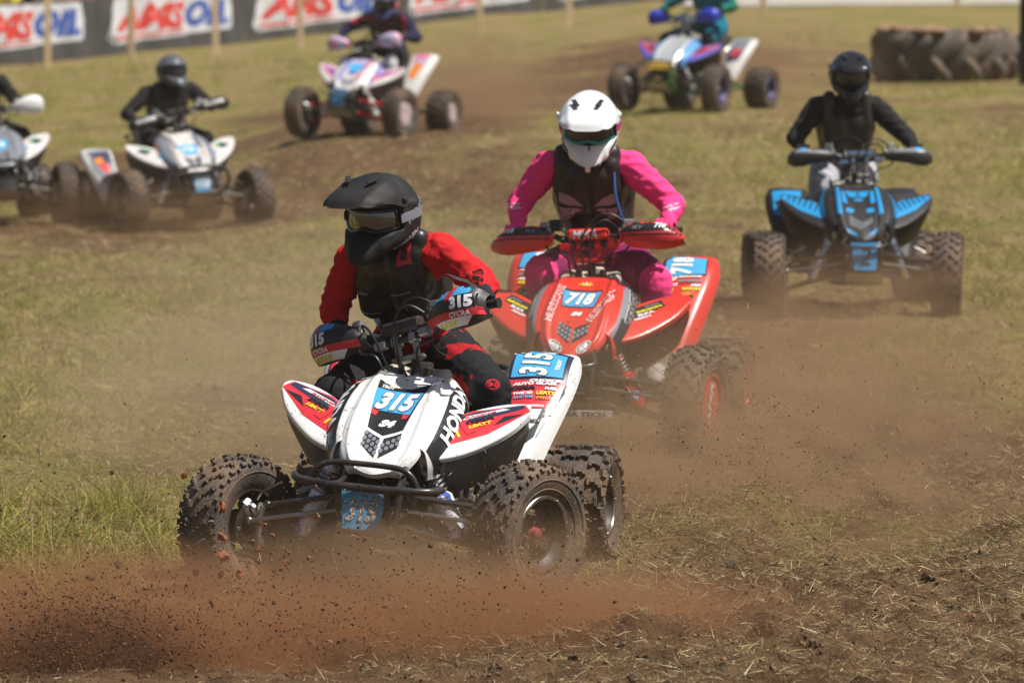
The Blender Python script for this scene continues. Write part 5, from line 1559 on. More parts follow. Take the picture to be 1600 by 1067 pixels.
gl = MB(); gl.grid(patch(np.array([[(x * w, y, z - .01 * x * x) for x in (-1, -.5, 0, .5, 1)] for y, z, w in ((-.20, .535, .17), (-.26, .50, .15), (-.30, .47, .11))]), 10, 13), thick=.006)
obj("nose_guard", gl, mat("gold_plastic", (.55, .33, .02), .3), q7)
J7 = base_J(.12, .05, head=(.10, .55, 1.42), shL=(-.05, .62, 1.26), shR=(.33, .62, 1.26), elL=(-.28, .55, 1.12), elR=(.47, .58, 1.10))
RP7 = dict(jersey=M_GREENCL, thigh=M_TEALP, knee=M_CLBLK, shin=M_TEALP, boot=M_BOOTB, neck=M_CLBLK, vest=M_VEST, glove=M_CLBLK, helmet=M_GREYHELM, lens=M_LENSD, gframe=M_BLACKGLOSS, strap=M_PRINT_BLACK, visor=M_PRINT_BLACK)
make_rider("rider in green and teal above blue handguards, head above the frame", POS7, 27, J7, HB7, RP7, voxel=.018, head_rot=(0, 10, 0), scale=1.03, protector=False, group="riders on the quads", seed=21)

# ------------------------------------------------------------------ fence line, banners, tyres
def ground_at(px, py):
    """point of the field seen at a photo pixel (used once here to read the layout off the photograph)"""
    t = (py + 145.0) / 8889; D = 20.0
    for _ in range(60): D = .5 * D + .5 * (CAM_H - float(base_z((px - 800) / 8889 * D, D))) / t
    return (px - 800) / 8889 * D, D

M_STAKE = mat("raw_pine_stake", (.74, .55, .34), .8, col2=(.62, .44, .25), nscale=12)
for i, (px, py) in enumerate(((75, 111), (205, 96), (338, 86), (470, 77), (612, 66), (750, 56), (888, 43), (1191, 24), (1494, 13))):
    x, y = ground_at(px, py)
    mb = MB(); mb.box((.11, .05, 1.45), T(0, 0, .70), .006)
    v = [(-.04, -.02, 0), (.04, -.02, 0), (.04, .02, 0), (-.04, .02, 0), (0, 0, -.18)]; mb.add(v, [(0, 1, 4), (1, 2, 4), (2, 3, 4), (3, 0, 4)])
    o = obj("wooden_stake", mb, M_STAKE); o.location = (x, y, gz(x, y)); o.rotation_euler = (R(random.uniform(-2, 2)), R(random.uniform(-2, 2)), R(random.uniform(-10, 10)))
    tag(o, ("pale wooden stake in front of the banner, first from the left edge", "pale wooden stake in front of the first letters of the second banner", "pale wooden stake above the rider with the grey helmet", "pale wooden stake left of the pink handguards",
            "pale wooden stake hidden behind the navy rider", "pale wooden stake standing in the grass behind the white helmet", "pale wooden stake where the black banner thins out", "pale wooden stake right of the silver quad's rider", "pale wooden stake near the tractor tyre, rightmost of all")[i], "stake", "wooden stakes along the banner fence")

M_BANNER = mat("black_banner_cloth", (.05, .048, .047), .8, col2=(.065, .06, .058), nscale=3)
M_BW, M_BR, M_BB = mat("banner_white", (.62, .62, .64), .7), mat("banner_red", (.60, .04, .03), .7), mat("banner_blue", (.035, .09, .36), .7)
def banner(px0, px1, label):
    def base(px):
        D = 98 + .0218 * px
        return (px - 800) / 8889 * D, D
    x0, y0 = base(px0); x1, y1 = base(px1)
    a, b = Vector((x0, y0, gz(x0, y0))), Vector((x1, y1, gz(x1, y1)))
    L = (b - a).length; u = (b - a) / L
    H_ = 1.12
    # local frame: X along, Z up, cloth sagging a little between its ties
    nx, nz = 40, 10
    P = np.zeros((nz, nx, 3))
    for i in range(nz):
        for j in range(nx):
            s_, t = j / (nx - 1), i / (nz - 1)
            P[i, j] = (s_ * L, .06 * math.sin(s_ * 17 + px0 + t) * (1 - t * .5) + .03 * math.sin(s_ * 41 + 3 * t) + .05 * t, -.02 + H_ * t - (.05 * math.sin(math.pi * s_) + .02 * math.sin(s_ * 23)) * t)
    mb = MB(); mb.grid(P[:, ::-1], thick=.004)
    M = Matrix.Translation(a) @ Matrix((u, Vector((-u.y, u.x, 0)).normalized(), Vector((0, 0, 1)))).transposed().to_4x4()
    o = obj("banner", mb, M_BANNER, M=M); tag(o, label, "banner", "sponsor banners along the fence")
    bv = bvh_of(o.data)
    fr = frame_from((0, -.05, 0), (1, 0, 0), (0, 0, 1))
    w = .84 * L; x_ = L * .5 - w * .5; zb = .30
    out = [(x_ - .10, zb + .02), (x_ + .08, zb + .02), (x_ + .05, zb - .10), (x_ + w * .97, zb + .06), (x_ + w + .02, zb + .16), (x_ + w + .05, zb + .42), (x_ + w - .04, zb + .72), (x_ + .28, zb + .72), (x_ + .16, zb + .55), (x_ + .20, zb + .50)]
    items = [(*poly2d(out), 0, 0), (*poly2d([(x_ + .14, zb - .035), (x_ + w * .62, zb + .06), (x_ + w * .62, zb + .085), (x_ + .16, zb + .03)]), 1, 1)]
    v, f = place_text("AMS", x_ + w * .335, zb + .36, .50, w * .60, bold=.06, shear=.35); items.append((v, f, 1, 1))
    v, f = place_text("OIL", x_ + w * .80, zb + .38, .50, w * .34, bold=.06, shear=.35); items.append((v, f, 2, 1))
    me = decal_mesh("lettering", items, fr, bv, .25, depth=.6, step=.006)
    obj("lettering", me, [M_BW, M_BR, M_BB], o)
banner(-92, 152, "black banner at the left edge with its lettering cut off by the edge")
banner(153, 382, "black AMSOIL banner fully in view behind the rider with the grey helmet")
banner(383, 618, "black AMSOIL banner behind the pink and white quad's handguards")
banner(619, 850, "black AMSOIL banner just right of the navy rider's helmet")
banner(851, 1070, "black AMSOIL banner at the top centre, only its lower edge in view")

# tractor tyres lying flat
def tractor_tyre(label, x, y, z, rz, r=.90, w=.66):
    e = empty("tractor_tyre", (x, y, z), rz); tag(e, label, "tyre", "old tractor tyres by the post")
    m_ = mat("weathered_tractor_rubber", (.078, .064, .052), .9, col2=(.22, .155, .10), nscale=4, nmin=.45, nmax=.75, bump=.3, bscale=30)
    mb = MB(); MM = RY(-90)
    prof = [(.10, r * .56), (.02, r * .66), (.0, r * .78), (.04, r * .87), (.13, r * .935), (w * .35, r * .965), (w * .5, r * .97), (w * .65, r * .965), (w - .13, r * .935), (w - .04, r * .87), (w, r * .78), (w - .02, r * .66), (w - .10, r * .56), (w - .13, r * .57), (w - .05, r * .7), (w - .06, r * .86), (w * .5, r * .92), (.06, r * .86), (.05, r * .7), (.13, r * .57)]
    mb.lathe(prof, 72, M=MM, closed=True); obj("carcass", mb, m_, e)
    n = 13
    lm = MB()
    for sgn in (1,):
        P = []
        for t in np.linspace(0, 1, 7):
            ang = R(17) * t; rr = r * (.962 - .02 * (t > .6) - .07 * (t > .8) - .06 * (t > .95)); zz = w * (.52 + .46 * t)
            P.append(((rr + .0) * math.cos(ang), (rr) * math.sin(ang), zz))
        lm.tube([Vector(p) for p in P], [.05, .066, .07, .07, .068, .06, .045], 8)
    up = lm.mesh("tread_lug", 50)
    dn = up.copy(); dn.transform(Matrix.Translation((0, 0, w)) @ Matrix.Diagonal((1, 1, -1, 1))); dn.flip_normals()
    for k in range(n):
        for j, me in enumerate((up, dn)):
            obj("tread_lug", me, m_, e, M=RZ(360 / n * (k + .5 * j)))
    # loose earth caught on the upper sidewall
    mb = MB()
    for k in range(26):
        a = random.uniform(170, 300); rr = r * random.uniform(.7, .92); mb.ball((rr * math.cos(R(a)), rr * math.sin(R(a)), w + .0), (random.uniform(.05, .12), random.uniform(.05, .1), random.uniform(.03, .07)), seg=9, rings=6)
    o = obj("caked_earth", mb, mat("pale_red_earth", (.30, .18, .11), .95, bump=.6), e); o["kind"] = "stuff"
tx, ty = ground_at(1483, 128)
tractor_tyre("big worn tractor tyre lying flat on the grass, left of the dark post", tx, ty + .9, gz(tx, ty) - .03, R(20))
tractor_tyre("second worn tractor tyre half hidden behind the dark post", tx + 1.86, ty + 1.3, gz(tx + 1.9, ty) - .03, R(50))
px_, py_ = ground_at(1612, 131)
mb = MB(); mb.tube([(0, 0, -.3), (0, 0, 1.2), (.01, 0, 2.6)], [.16, .155, .15], 18)
o = obj("dark_post", mb, mat("tarred_timber", (.012, .012, .012), .8, bump=.4)); o.location = (px_, py_, gz(px_, py_)); tag(o, "thick dark post at the right edge beside the tractor tyres", "post")

# pale track beyond the field
mb = MB(); P = np.array([[(x, y, gz(x, y) + .02) for x in np.linspace(3.5, 60, 30)] for y in (114.5, 117, 120, 124)])
mb.grid(P[:, ::-1]); o = obj("gravel_path", mb, mat("pale_gravel", (.42, .38, .33), .9, col2=(.34, .30, .26), nscale=2)); o["kind"] = "structure"; o["label"] = "pale gravel path beyond the field"

# spectators behind the first banner
def spectator(px, label, top, legs, hair, h=1.0):
    y = 100.6 + .0218 * px; x = (px - 800) / 8889 * y
    e = empty("person", (x, y, gz(x, y)), R(random.uniform(-25, 25))); e.scale = (h,) * 3
    tag(e, label, "person", "spectators behind the banner")
    mb = MB()
    for s_ in (-1, 1):
        capsule(mb, (s_ * .09, 0, .90), (s_ * .10, -.01, .50), .085, .06); capsule(mb, (s_ * .10, -.01, .50), (s_ * .10, .02, .08), .058, .04); capsule(mb, (s_ * .10, .03, .05), (s_ * .12, -.14, .035), .045, .035)
        capsule(mb, (s_ * .19, 0, 1.42), (s_ * .25, .02, 1.15), .055, .042); capsule(mb, (s_ * .25, .02, 1.15), (s_ * .16, -.16, 1.02), .04, .03); capsule(mb, (s_ * .16, -.16, 1.02), (s_ * .12, -.22, 1.02), .032, .028)
        capsule(mb, (s_ * .07, 0, 1.36), (s_ * .06, 0, .95), .12, .115)
    capsule(mb, (-.17, 0, 1.43), (.17, 0, 1.43), .06, .06); capsule(mb, (0, 0, 1.45), (0, -.01, 1.58), .055, .05); capsule(mb, (0, -.01, 1.60), (0, -.005, 1.66), .075, .088); capsule(mb, (0, -.085, 1.61), (0, -.10, 1.60), .012, .014)
    me = remesh(mb, .02, "body", 2)
    idx = [2 if (p.center.z > 1.5 or (abs(p.center.x) < .2 and p.center.y < -.17)) else (1 if p.center.z < .96 else 0) for p in me.polygons]
    me.polygons.foreach_set("material_index", idx)
    obj("body", me, [top, legs, mat("skin", (.48, .28, .19), .6)], e)
    hb_ = MB(); hb_.ball((0, .015, 1.69), (.088, .098, .085), seg=16, rings=10); obj("hair", hb_, hair, e)
spectator(12, "spectator in a yellow top standing behind the leftmost banner", mat("yellow_shirt", (.70, .55, .05), .8), mat("dark_jeans", (.03, .04, .08), .8), mat("dark_hair", (.03, .02, .015), .6))
spectator(52, "spectator in a dark jacket standing behind the leftmost banner", M_CLBLK, MATS["dark_jeans"], MATS["dark_hair"], 1.05)
spectator(126, "spectator in a bright pink top behind the right end of the leftmost banner", mat("pink_shirt", (.85, .10, .38), .8), MATS["dark_jeans"], mat("fair_hair", (.35, .24, .12), .6), .97)

# ------------------------------------------------------------------ helmet and chest details
def stick(name, items, frame, part, mats=PRINTS, ml=.02, depth=.2, step=.0012, parent=None):
    me = decal_mesh(name, items, frame, bvh_of(part.data), ml, depth, step)
    return tag(obj(name, me, mats, parent or part), kind="stuff" if name == "vent_hole" else None)
def chest_frame(J, f=.35, up=0.0, side=0.0):
    shL, shR, pel = Vector(J['shL']), Vector(J['shR']), Vector(J['pelvis']); mid = (shL + shR) / 2
    ax = (shR - shL).normalized(); u = (mid - pel).normalized()
    o = mid.lerp(pel, f); return frame_from(o + ax * side + u * up, ax, u)
v1 = [c for c in rd_main.children if c.name.startswith("chest")][0]
F = chest_frame(Jm)
F.translation = F.translation + F.to_3x3() @ Vector((0, 0, .05))
dots = [(*ellipse2d(-.03 + .016 * i + (j % 2) * .008, -.03 - .014 * j, .0045, .0035, 8), 5, 0) for i in range(5) for j in range(5)]
stick("vent_hole", dots + [PG(1, [(-.12, .10), (-.07, .085), (-.075, .078), (-.12, .09)], G_, 0), PG(1, [(.02, .07), (.12, .085), (.12, .078), (.02, .062)], G_, 0), PG(1, [(-.15, .035), (-.05, .0), (-.05, -.006), (-.15, .027)], G_, 0)], F, v1, depth=.3)
stick("shoulder_logo", [PG(1, [(.105, .245), (.165, .245), (.16, .185), (.10, .19)], R_, 0), PG(1, [(.119, .231), (.150, .231), (.147, .199), (.117, .202)], K_, 1)], chest_frame(Jm, .35), v1, depth=.35)
tb = MB(); Fm = chest_frame(Jm, .1)
tb.tube(crom([tuple(Fm @ Vector(p)) for p in ((.13, .02, .12), (.125, -.06, .155), (.115, -.16, .18), (.125, -.25, .20), (.14, -.30, .19))], 16, 0), .0055, 8)
obj("hydration_tube", tb, M_CABLE, rd_main)
# lettering on the leader's helmet and sleeve
stick("shell_mark", [(*place_text("DRIVEN", 0, 0, .026, .10, rot=24, bold=.04, shear=.2), W_, 1)], frame_from((.13, -.02, -.07), (0, 1, 0), (0, 0, 1)), hel, ml=.01)
stick("shell_mark", [(*place_text("MOTO", 0, 0, .032, .13, rot=22, bold=.05, shear=.3), G_, 1)], frame_from((.13, .02, .02), (0, 1, 0), (0, 0, 1)), hel, ml=.01)
bm_ = rd_main.children[0]
kn = Vector(Jm['knR'])
stick("knee_logo", [(*ellipse2d(0, 0, .026, .02), R_, 0), (*ellipse2d(0, 0, .019, .014), K_, 1), TX(1, "M", 0, 0, .02, .03, R_, 2, bold=.05)], frame_from(kn + Vector((.02, -.08, .03)), (1, .1, 0), (0, .3, 1)), bm_, depth=.15)
el, wr = Vector(Jm['elR']), Vector(Jm['wrR'])
stick("sleeve_print", [(*place_text("FLY", 0, .0, .065, .15, bold=.09, shear=.3), K_, 0), PG(1, [(-.12, -.05), (.10, -.04), (.08, -.055), (-.10, -.06)], W_, 0)], frame_from(el.lerp(wr, .55) + Vector((0, -.03, .06)), wr - el, (0, .3, 1)), bm_, depth=.15)
# follower: wings on the vest, marks on the sleeves, blue drinking tube
v2 = [c for c in rd2.children if c.name.startswith("chest")][0]
wing = lambda s_: [PG(s_, [(.02, -.005), (.06, .028), (.115, .045), (.115, .015), (.07, .004)], G_, 0), PG(s_, [(.025, -.012), (.075, -.003), (.115, -.0), (.105, -.045), (.07, -.038), (.055, -.02)], G_, 0)]
M_DUSTPINK = mat("faded_pink_print", (.42, .26, .28), .6)
stick("vest_print", [(a, b, 0, d) for a, b, c, d in wing(1) + wing(-1)], chest_frame(J2b, .24) @ S(1.15, 1.5, 1), v2, mats=[M_DUSTPINK], depth=.35)
for k, s_ in (('L', -1), ('R', 1)):
    el, wr = Vector(J2b['el' + k]), Vector(J2b['wr' + k])
    stick("sleeve_print", [PG(1, [(-.04, 0), (-.01, .014), (.03, .016), (.01, .004)], W_, 0), PG(1, [(-.02, -.004), (.02, .0), (.04, -.002), (.0, -.016)], W_, 0)], frame_from(el.lerp(wr, .1) + Vector((s_ * .01, -.05, 0)), (1, 0, s_ * .15), (0, 0, 1)), rd2.children[0], mats=[mat("pale_pink_print", (.82, .45, .55), .6)] , depth=.15)
tb = MB(); F2 = chest_frame(J2b, .0)
pts = [tuple(F2 @ Vector(p)) for p in ((.125, .03, .08), (.135, -.05, .15), (.165, -.16, .19), (.195, -.245, .20))]
tb.tube(crom(pts, 14, 0), .006, 8); e_ = Vector(pts[-1]); tb.tube([e_ + Vector((.012, 0, .004)), e_ + Vector((-.03, -.01, -.008))], .011, 8)
obj("drinking_tube", tb, mat("blue_tube", (.05, .14, .42), .35), rd2)
tp = MB(); tp.tube([e_ + Vector((.012, 0, .004)), e_ + Vector((.024, 0, .008))], .009, 8); obj("tube_tip", tp, M_PRINT_ORANGE, rd2)
# neck brace pods, action camera on 718's bar
mb = MB(); mb.box((.06, .035, .05), T(-.145, -.03, .085), .006); mb.lathe([(0, .0005), (0, .014), (.006, .014)], 14, M=T(-.145, -.048, .09) @ RZ(-90))
obj("action_camera", mb, M_BLACKPL, [c for c in q2.children if c.name.startswith("handlebar")][0])
mb = MB(); mb.box((.36, .004, .032), T(.03, -.30, .235), .001); tt = obj("lettered_bar", mb, M_PRINT_WHITE, q2)
stick("bar_lettering", [(*place_text("TEIXEIRA TECH", 0, 0, .022, .30, bold=.05), K_, 0)], frame_from((.03, -.31, .235), (1, 0, 0), (0, 0, 1)), tt)
for q_ in (q2,):
    for c in [c for c in q_.children if c.name.startswith("shock")]:
        me = decal_mesh("shock_number", [PG(1, [(-.03, .02), (.03, .02), (.03, -.02), (-.03, -.02)], B_, 0), TX(1, "718", 0, 0, .03, .05, W_, 1, bold=.05)], frame_from((math.copysign(.26, c.data.vertices[0].co.x), -.06, .30), (1, 0, 0), (0, .2, 1)), bvh_of(c.data), .01)
        obj("shock_number", me, PRINTS, c)

# ------------------------------------------------------------------ dust in the air
def dust_mat(name, col, dens, nscale, lo, hi, seed, stretch=(1, 1, 1), emit=0):
    m = bpy.data.materials.new(name); m.use_nodes = True
    N, L = m.node_tree.nodes, m.node_tree.links
    N.remove(N["Principled BSDF"])
    v = N.new("ShaderNodeVolumePrincipled"); v.inputs["Color"].default_value = (*col, 1); v.inputs["Anisotropy"].default_value = .25
    tc = N.new("ShaderNodeTexCoord")
    ln = N.new("ShaderNodeVectorMath"); ln.operation = 'LENGTH'; L.new(tc.outputs["Object"], ln.inputs[0])
    fo = N.new("ShaderNodeMapRange"); fo.interpolation_type = 'SMOOTHSTEP'; fo.inputs[1].default_value = 1.0; fo.inputs[2].default_value = .25; fo.inputs[3].default_value = 0; fo.inputs[4].default_value = 1; L.new(ln.outputs["Value"], fo.inputs[0])
    mp = N.new("ShaderNodeMapping"); mp.inputs["Location"].default_value = (seed, seed * .7, seed * .3); mp.inputs["Scale"].default_value = stretch; L.new(tc.outputs["Object"], mp.inputs[0])
    n = N.new("ShaderNodeTexNoise"); n.inputs["Scale"].default_value = nscale; n.inputs["Detail"].default_value = 3.5; n.inputs["Roughness"].default_value = .6; n.inputs["Distortion"].default_value = .4; L.new(mp.outputs[0], n.inputs[0])
    r = N.new("ShaderNodeMapRange"); r.inputs[1].default_value = lo; r.inputs[2].default_value = hi; L.new(n.outputs[0], r.inputs[0])
    a = N.new("ShaderNodeMath"); a.operation = 'MULTIPLY'; L.new(fo.outputs[0], a.inputs[0]); L.new(r.outputs[0], a.inputs[1])
    b = N.new("ShaderNodeMath"); b.operation = 'MULTIPLY'; b.inputs[1].default_value = dens; L.new(a.outputs[0], b.inputs[0])
    L.new(b.outputs[0], v.inputs["Density"]); L.new(v.outputs[0], N["Material Output"].inputs["Volume"])
    return m
def dust(label, c, r, dens, col=(.62, .40, .26), nscale=2.2, lo=.35, hi=.7, rz=0, stretch=(1, 1, 1)):
    global DUST_N
    DUST_N = globals().get('DUST_N', 0) + 1
    bm = bmesh.new(); bmesh.ops.create_icosphere(bm, subdivisions=3, radius=1.0)
    me = bpy.data.meshes.new("dust_cloud"); bm.to_mesh(me); bm.free()
    me.materials.append(dust_mat("airborne_dust", col, dens, nscale, lo, hi, DUST_N * 3.7, stretch))
    o = obj("dust_cloud", me); o.location = c; o.scale = r; o.rotation_euler = (0, 0, R(rz))
    tag(o, label, "dust", kind="stuff")
EARTH = (.60, .40, .235); RED_EARTH = (.60, .31, .16); TAN = (.74, .58, .38)
dust("red brown dust kicked up low along the bottom left edge", (-1.45, 19.0, .0), (1.45, .75, .42), 7.0, RED_EARTH, 3.4, .34, .68, stretch=(1.5, 1, .8))
dust("low red brown dust in front of the leader", (.05, 19.25, .0), (1.25, .6, .31), 7.5, RED_EARTH, 3.2, .32, .66)
dust("brown dust swirling round the leader's front wheels", (-.35, 19.75, .05), (1.25, .9, .42), 2.6, EARTH, 2.4, .30, .65)
dust("brown dust trail blowing off the leader's rear wheel", (1.05, 22.6, .26), (1.30, 2.2, .60), 1.8, EARTH, 4.2, .43, .66, stretch=(1.3, 1, 1.2))
dust("thick brown dust behind the red quad's rear wheel", (1.55, 26.0, .30), (1.35, 2.6, .78), 1.3, EARTH, 4.2, .42, .66)
dust("brown dust low under the red quad", (.35, 24.2, .0), (1.1, 1.2, .42), 1.1, EARTH, 2.2, .3, .6)
dust("thin pale dust drifting behind the leader", (-.6, 26, .35), (2.2, 5.0, .85), .42, TAN, 2.8, .30, .66)
dust("brown dust trail behind the pink and white quad", (-.55, 63.5, .45), (1.5, 3.2, .85), .8, EARTH, 2.5, .35, .66)
dust("brown dust trail behind the silver quad", (3.0, 66, .6), (1.6, 3.2, .75), .45, EARTH, 2.5, .35, .66)
dust("thin brown dust under the white quad 113", (-2.9, 48, -.1), (1.7, 2.2, .45), .6, EARTH, 2.2, .3, .65)

# one even box of warm dusty air over the whole field
hb = MB(); hb.box((760, 860, 6.2), T(0, 345, .9))
hm = bpy.data.materials.new("dusty_air"); hm.use_nodes = True
_N, _L = hm.node_tree.nodes, hm.node_tree.links; _N.remove(_N["Principled BSDF"])
_v = _N.new("ShaderNodeVolumePrincipled"); _v.inputs["Color"].default_value = (.84, .72, .58, 1); _v.inputs["Density"].default_value = .0006; _v.inputs["Anisotropy"].default_value = .2
_L.new(_v.outputs[0], _N["Material Output"].inputs["Volume"])
o = obj("haze", hb, hm); o["kind"] = "stuff"; o["label"] = "warm dusty haze over the whole field"

# ------------------------------------------------------------------ flying soil and straw
def at_px(px, py, D): return ((px - 800) / 8889 * D, D, CAM_H - D * (py + 145) / 8889)
def clod_mesh(seed, sub=2):
    bm = bmesh.new(); bmesh.ops.create_icosphere(bm, subdivisions=sub, radius=1.0)
    for v in bm.verts:
        n = mnoise.noise(v.co * 1.3 + Vector((seed * 5.1, 0, 0))) + .5 * mnoise.noise(v.co * 3.1 + Vector((0, seed * 3.3, 0)))
        v.co = v.co * (.85 + .7 * n); v.co.z *= .7
    me = bpy.data.meshes.new("clod"); bm.to_mesh(me); bm.free(); me.update(); return me
CL = [clod_mesh(i) for i in range(6)]
M_CLOD_O = mat("orange_clay", (.34, .115, .045), .9, col2=(.16, .06, .03), nscale=1.5, bump=.5)
M_CLOD_D = mat("dark_damp_soil", (.045, .024, .015), .9, col2=(.13, .065, .035), nscale=1.2, bump=.5)
for px, py, D, r, c, lab in (
    (285, 745, 20.0, .014, 0, "small reddish clod in the air just above the leader's inner front tyre"), (172, 740, 19.8, .013, 1, "dark clod flying highest, over the green grass at the left"),
    (344, 795, 19.6, .024, 0, "orange clod in front of the middle of the leader's far front tyre"), (345, 842, 19.6, .022, 0, "wide orange clod low before the leader's left-hand front tyre"),
    (392, 850, 19.5, .015, 1, "dark clod in front of the bare rim of the left-hand front wheel"), (412, 822, 19.6, .012, 0, "small orange clod beside the brake of the left-hand front wheel"),
    (424, 838, 19.6, .011, 0, "orange crumb just right of the left-hand brake disc"), (346, 872, 19.4, .028, 0, "largest brown clod rising below the left-hand front tyre"),
    (400, 862, 19.5, .013, 0, "rounded orange clod under the left-hand rim"), (445, 882, 19.3, .013, 0, "orange clod alone right of the left-hand front wheel"),
    (137, 906, 19.0, .017, 1, "dark clod standing out on the dust over the grass edge"), (303, 897, 19.2, .014, 1, "dark clod left of the largest brown one"),
    (372, 900, 19.2, .017, 0, "reddish clod just under the largest brown one"), (342, 900, 19.2, .014, 1, "dark clod between two reddish ones below the tyre"),
    (180, 885, 19.0, .016, 1, "brown clod at the top of the dust cloud near the left"), (328, 947, 18.8, .016, 1, "black clod in the middle of the dust bank"),
    (568, 845, 19.6, .012, 0, "orange clod in front of the dirty 315 plate"), (648, 842, 19.7, .012, 0, "orange clod right of the 315 plate"), (425, 945, 18.8, .014, 1, "dark streaked clod right of the black one"),
    (205, 1005, 18.6, .013, 1, "dark clod deep in the brown dust at lower left"), (68, 968, 18.7, .014, 1, "dark clod near the lower left corner"), (492, 762, 19.9, .010, 0, "small orange crumb at the end of the black bumper")):
    o = bpy.data.objects.new("clod", CL[random.randrange(6)]); COL.objects.link(o)
    if not o.data.materials: o.data.materials.append(M_CLOD_D)
    o.material_slots[0].link = 'OBJECT'; o.material_slots[0].material = (M_CLOD_O, M_CLOD_D)[c]
    o.location = at_px(px, py, D); o.scale = (r, r * random.uniform(.6, 1), r * random.uniform(.7, 1.1)); o.rotation_euler = [random.uniform(0, 6.28) for _ in range(3)]
    tag(o, lab, "clod", "clods of earth flying off the wheels")

def specks(name, P, rad, cols, label):
    """tiny crumbs: squashed octahedra joined in one mesh"""
    n = len(P)
    base = np.array([(1, 0, 0), (-1, 0, 0), (0, 1, 0), (0, -1, 0), (0, 0, 1), (0, 0, -1)], float)
    J_ = base[None] * (1 + .9 * (RNG.random((n, 6, 1)) - .5)) + (RNG.random((n, 6, 3)) - .5) * .5
    q_ = RNG.normal(size=(n, 3, 3)); U, _, Vt = np.linalg.svd(q_); Rm = U @ Vt
    V = np.einsum('nij,nkj->nki', Rm, J_) * rad[:, None, None] + P[:, None, :]
    F = np.array([(0, 2, 4), (2, 1, 4), (1, 3, 4), (3, 0, 4), (2, 0, 5), (1, 2, 5), (3, 1, 5), (0, 3, 5)])
    Fi = (F[None] + (np.arange(n) * 6)[:, None, None]).reshape(-1)
    me = bpy.data.meshes.new(name)
    me.vertices.add(n * 6); me.vertices.foreach_set("co", V.ravel().astype(np.float32))
    me.loops.add(len(Fi)); me.loops.foreach_set("vertex_index", Fi.astype(np.int32))
    me.polygons.add(n * 8); me.polygons.foreach_set("loop_start", (np.arange(n * 8) * 3).astype(np.int32)); me.update(calc_edges=True)
    ca = me.color_attributes.new("Col", 'FLOAT_COLOR', 'POINT')
    ca.data.foreach_set("color", np.repeat(np.concatenate([cols, np.ones((n, 1))], 1), 6, 0).ravel().astype(np.float32))
    me.materials.append(M_CRUMB)
    tag(obj(name, me), label, "soil", kind="stuff")
M_CRUMB = attr_mat("soil_crumb", .9)
CRC = [(.05, .028, .016), (.09, .045, .025), (.17, .075, .038), (.30, .12, .055), (.03, .018, .012)]
def cloud(n, c, r, flat=1.0):
    g = RNG.normal(size=(n, 3)) * .5 * np.array(r) + np.array(c); g[:, 2] = np.abs(g[:, 2] - .01) * flat + .01; return g
A1 = cloud(9000, (-1.15, 19.0, .03), (1.35, .7, .36)); A2 = cloud(8500, (-1.4, 18.5, .03), (.38, .4, .20)); A3 = cloud(1800, (-.4, 19.6, .1), (1.2, .8, .5))
A = np.concatenate([A1, A2, A3]); rr = .0011 + .0042 * RNG.random(len(A)) ** 3.2; rr[RNG.choice(len(A), 330, False)] = .004 + .006 * RNG.random(330) ** 2
specks("flying_soil", A, rr, palette_pick(len(A), CRC, [4, 4, 3, 1.2, 3]), "fine dark soil crumbs sprayed across the lower left")
A = np.concatenate([cloud(5200, (1.1, 23.5, .22), (1.2, 2.6, .42)), cloud(1800, (1.0, 22.0, .2), (.45, .5, .3)), cloud(900, (2.1, 27, .5), (1.0, 5, .8)), cloud(500, (0, 25, .6), (3.2, 6, 1.2)), cloud(900, (-.5, 63, .4), (1.3, 2, .7)), cloud(700, (2.8, 65, .5), (1.3, 2, .6))])
rr = (.0011 + .0036 * RNG.random(len(A)) ** 3) * (A[:, 1] / 22) ** .5
A[:, 2] += np.maximum(0, base_z(A[:, 0], A[:, 1]))
specks("flying_crumbs", A, rr, palette_pick(len(A), CRC, [4, 4, 2, .6, 3]), "dark soil crumbs hanging in the dust behind the wheels")
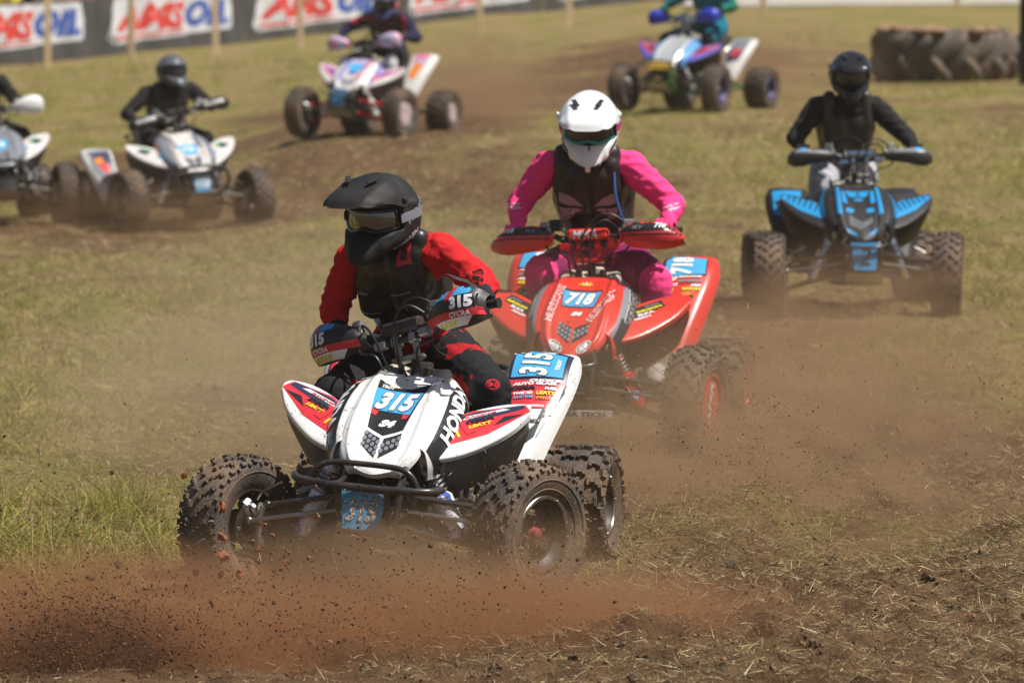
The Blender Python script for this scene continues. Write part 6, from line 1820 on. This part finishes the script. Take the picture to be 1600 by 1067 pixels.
# loose straw in the air
A = np.concatenate([cloud(2600, (1.0, 23.0, .2), (1.15, 2.4, .42)), cloud(900, (-.2, 20.0, .12), (1.0, .7, .32)), cloud(300, (0, 25, .6), (2.6, 6, .9)), cloud(500, (-1.2, 19.0, .05), (1.2, .6, .25))])
n = len(A)
me = blades("flying_straw", A[:, 0], A[:, 1], A[:, 2], .008 + .038 * RNG.random(n) ** 2, .0012 + .0016 * RNG.random(n), RNG.random(n) * 6.283, RNG.random(n) * 2.4, RNG.random(n) * 1.2, palette_pick(n, [(.62, .50, .30), (.45, .33, .18), (.30, .20, .10)], [3, 3, 2]), M_BLADE)
tag(obj("flying_straw", me), "bits of straw thrown up around the wheels", "straw", kind="stuff")
# torn lumps of turf and soil lying about, joined in one mesh
lm = MB(); base_ = [clod_mesh(20 + i, 2) for i in range(5)]
lx = np.concatenate([RNG.uniform(-.6, 3.0, 520), RNG.uniform(-2.6, .2, 90)]); ly = np.concatenate([17.6 + 9 * RNG.random(520) ** 1.2, 24 + 14 * RNG.random(90)])
ldm = dirt_mask(lx, ly); lz = ground_z(lx, ly)
for X_, Y_2, Z_, D_ in zip(lx, ly, lz, ldm):
    if random.random() > .25 + D_: continue
    b_ = random.choice(base_); r_ = .008 + .026 * random.random() ** 2.0
    lm.add([v.co for v in b_.vertices], [tuple(p.vertices) for p in b_.polygons], 0, T(X_, Y_2, Z_ + r_ * .05) @ Euler([random.uniform(0, 6.28) for _ in range(3)]).to_matrix().to_4x4() @ S(r_, r_ * random.uniform(.6, 1.2), r_ * random.uniform(.5, .8)))
tag(obj("torn_turf", lm, mat("torn_soil_lump", (.075, .043, .026), .95, col2=(.19, .125, .07), nscale=9, nmin=.4, nmax=.65, bump=.9, bscale=120)), "torn lumps of soil and turf lying on the field", "soil", kind="stuff")
for b_ in base_: bpy.data.meshes.remove(b_)
# crumbled soil lying on the ground
x, y = scatter_xy(26000, 17.4, 40); D_ = dirt_mask(x, y); k = RNG.random(len(x)) < sstep(.35, .8, D_); x, y = x[k], y[k]
rr = (.002 + .009 * RNG.random(len(x)) ** 4) * (y / 20) ** .5
specks("soil_crumbs", np.stack([x, y, ground_z(x, y) + rr * .3], 1), rr, palette_pick(len(x), [(.07, .04, .024), (.12, .068, .04), (.18, .105, .062), (.24, .12, .06)], [3, 4, 3, 1]), "loose crumbs of soil lying on the torn ground")

dust("dark brown core of flung soil at the lower left", (-1.38, 18.5, .0), (.55, .5, .26), 7.0, (.20, .11, .065), 4.5, .42, .66)

dust("dark streaked core of the dust plume right of the red quad", (1.75, 24.6, .12), (.85, 1.3, .44), 1.5, (.32, .21, .135), 5.0, .46, .62, stretch=(1, .7, 1.6))
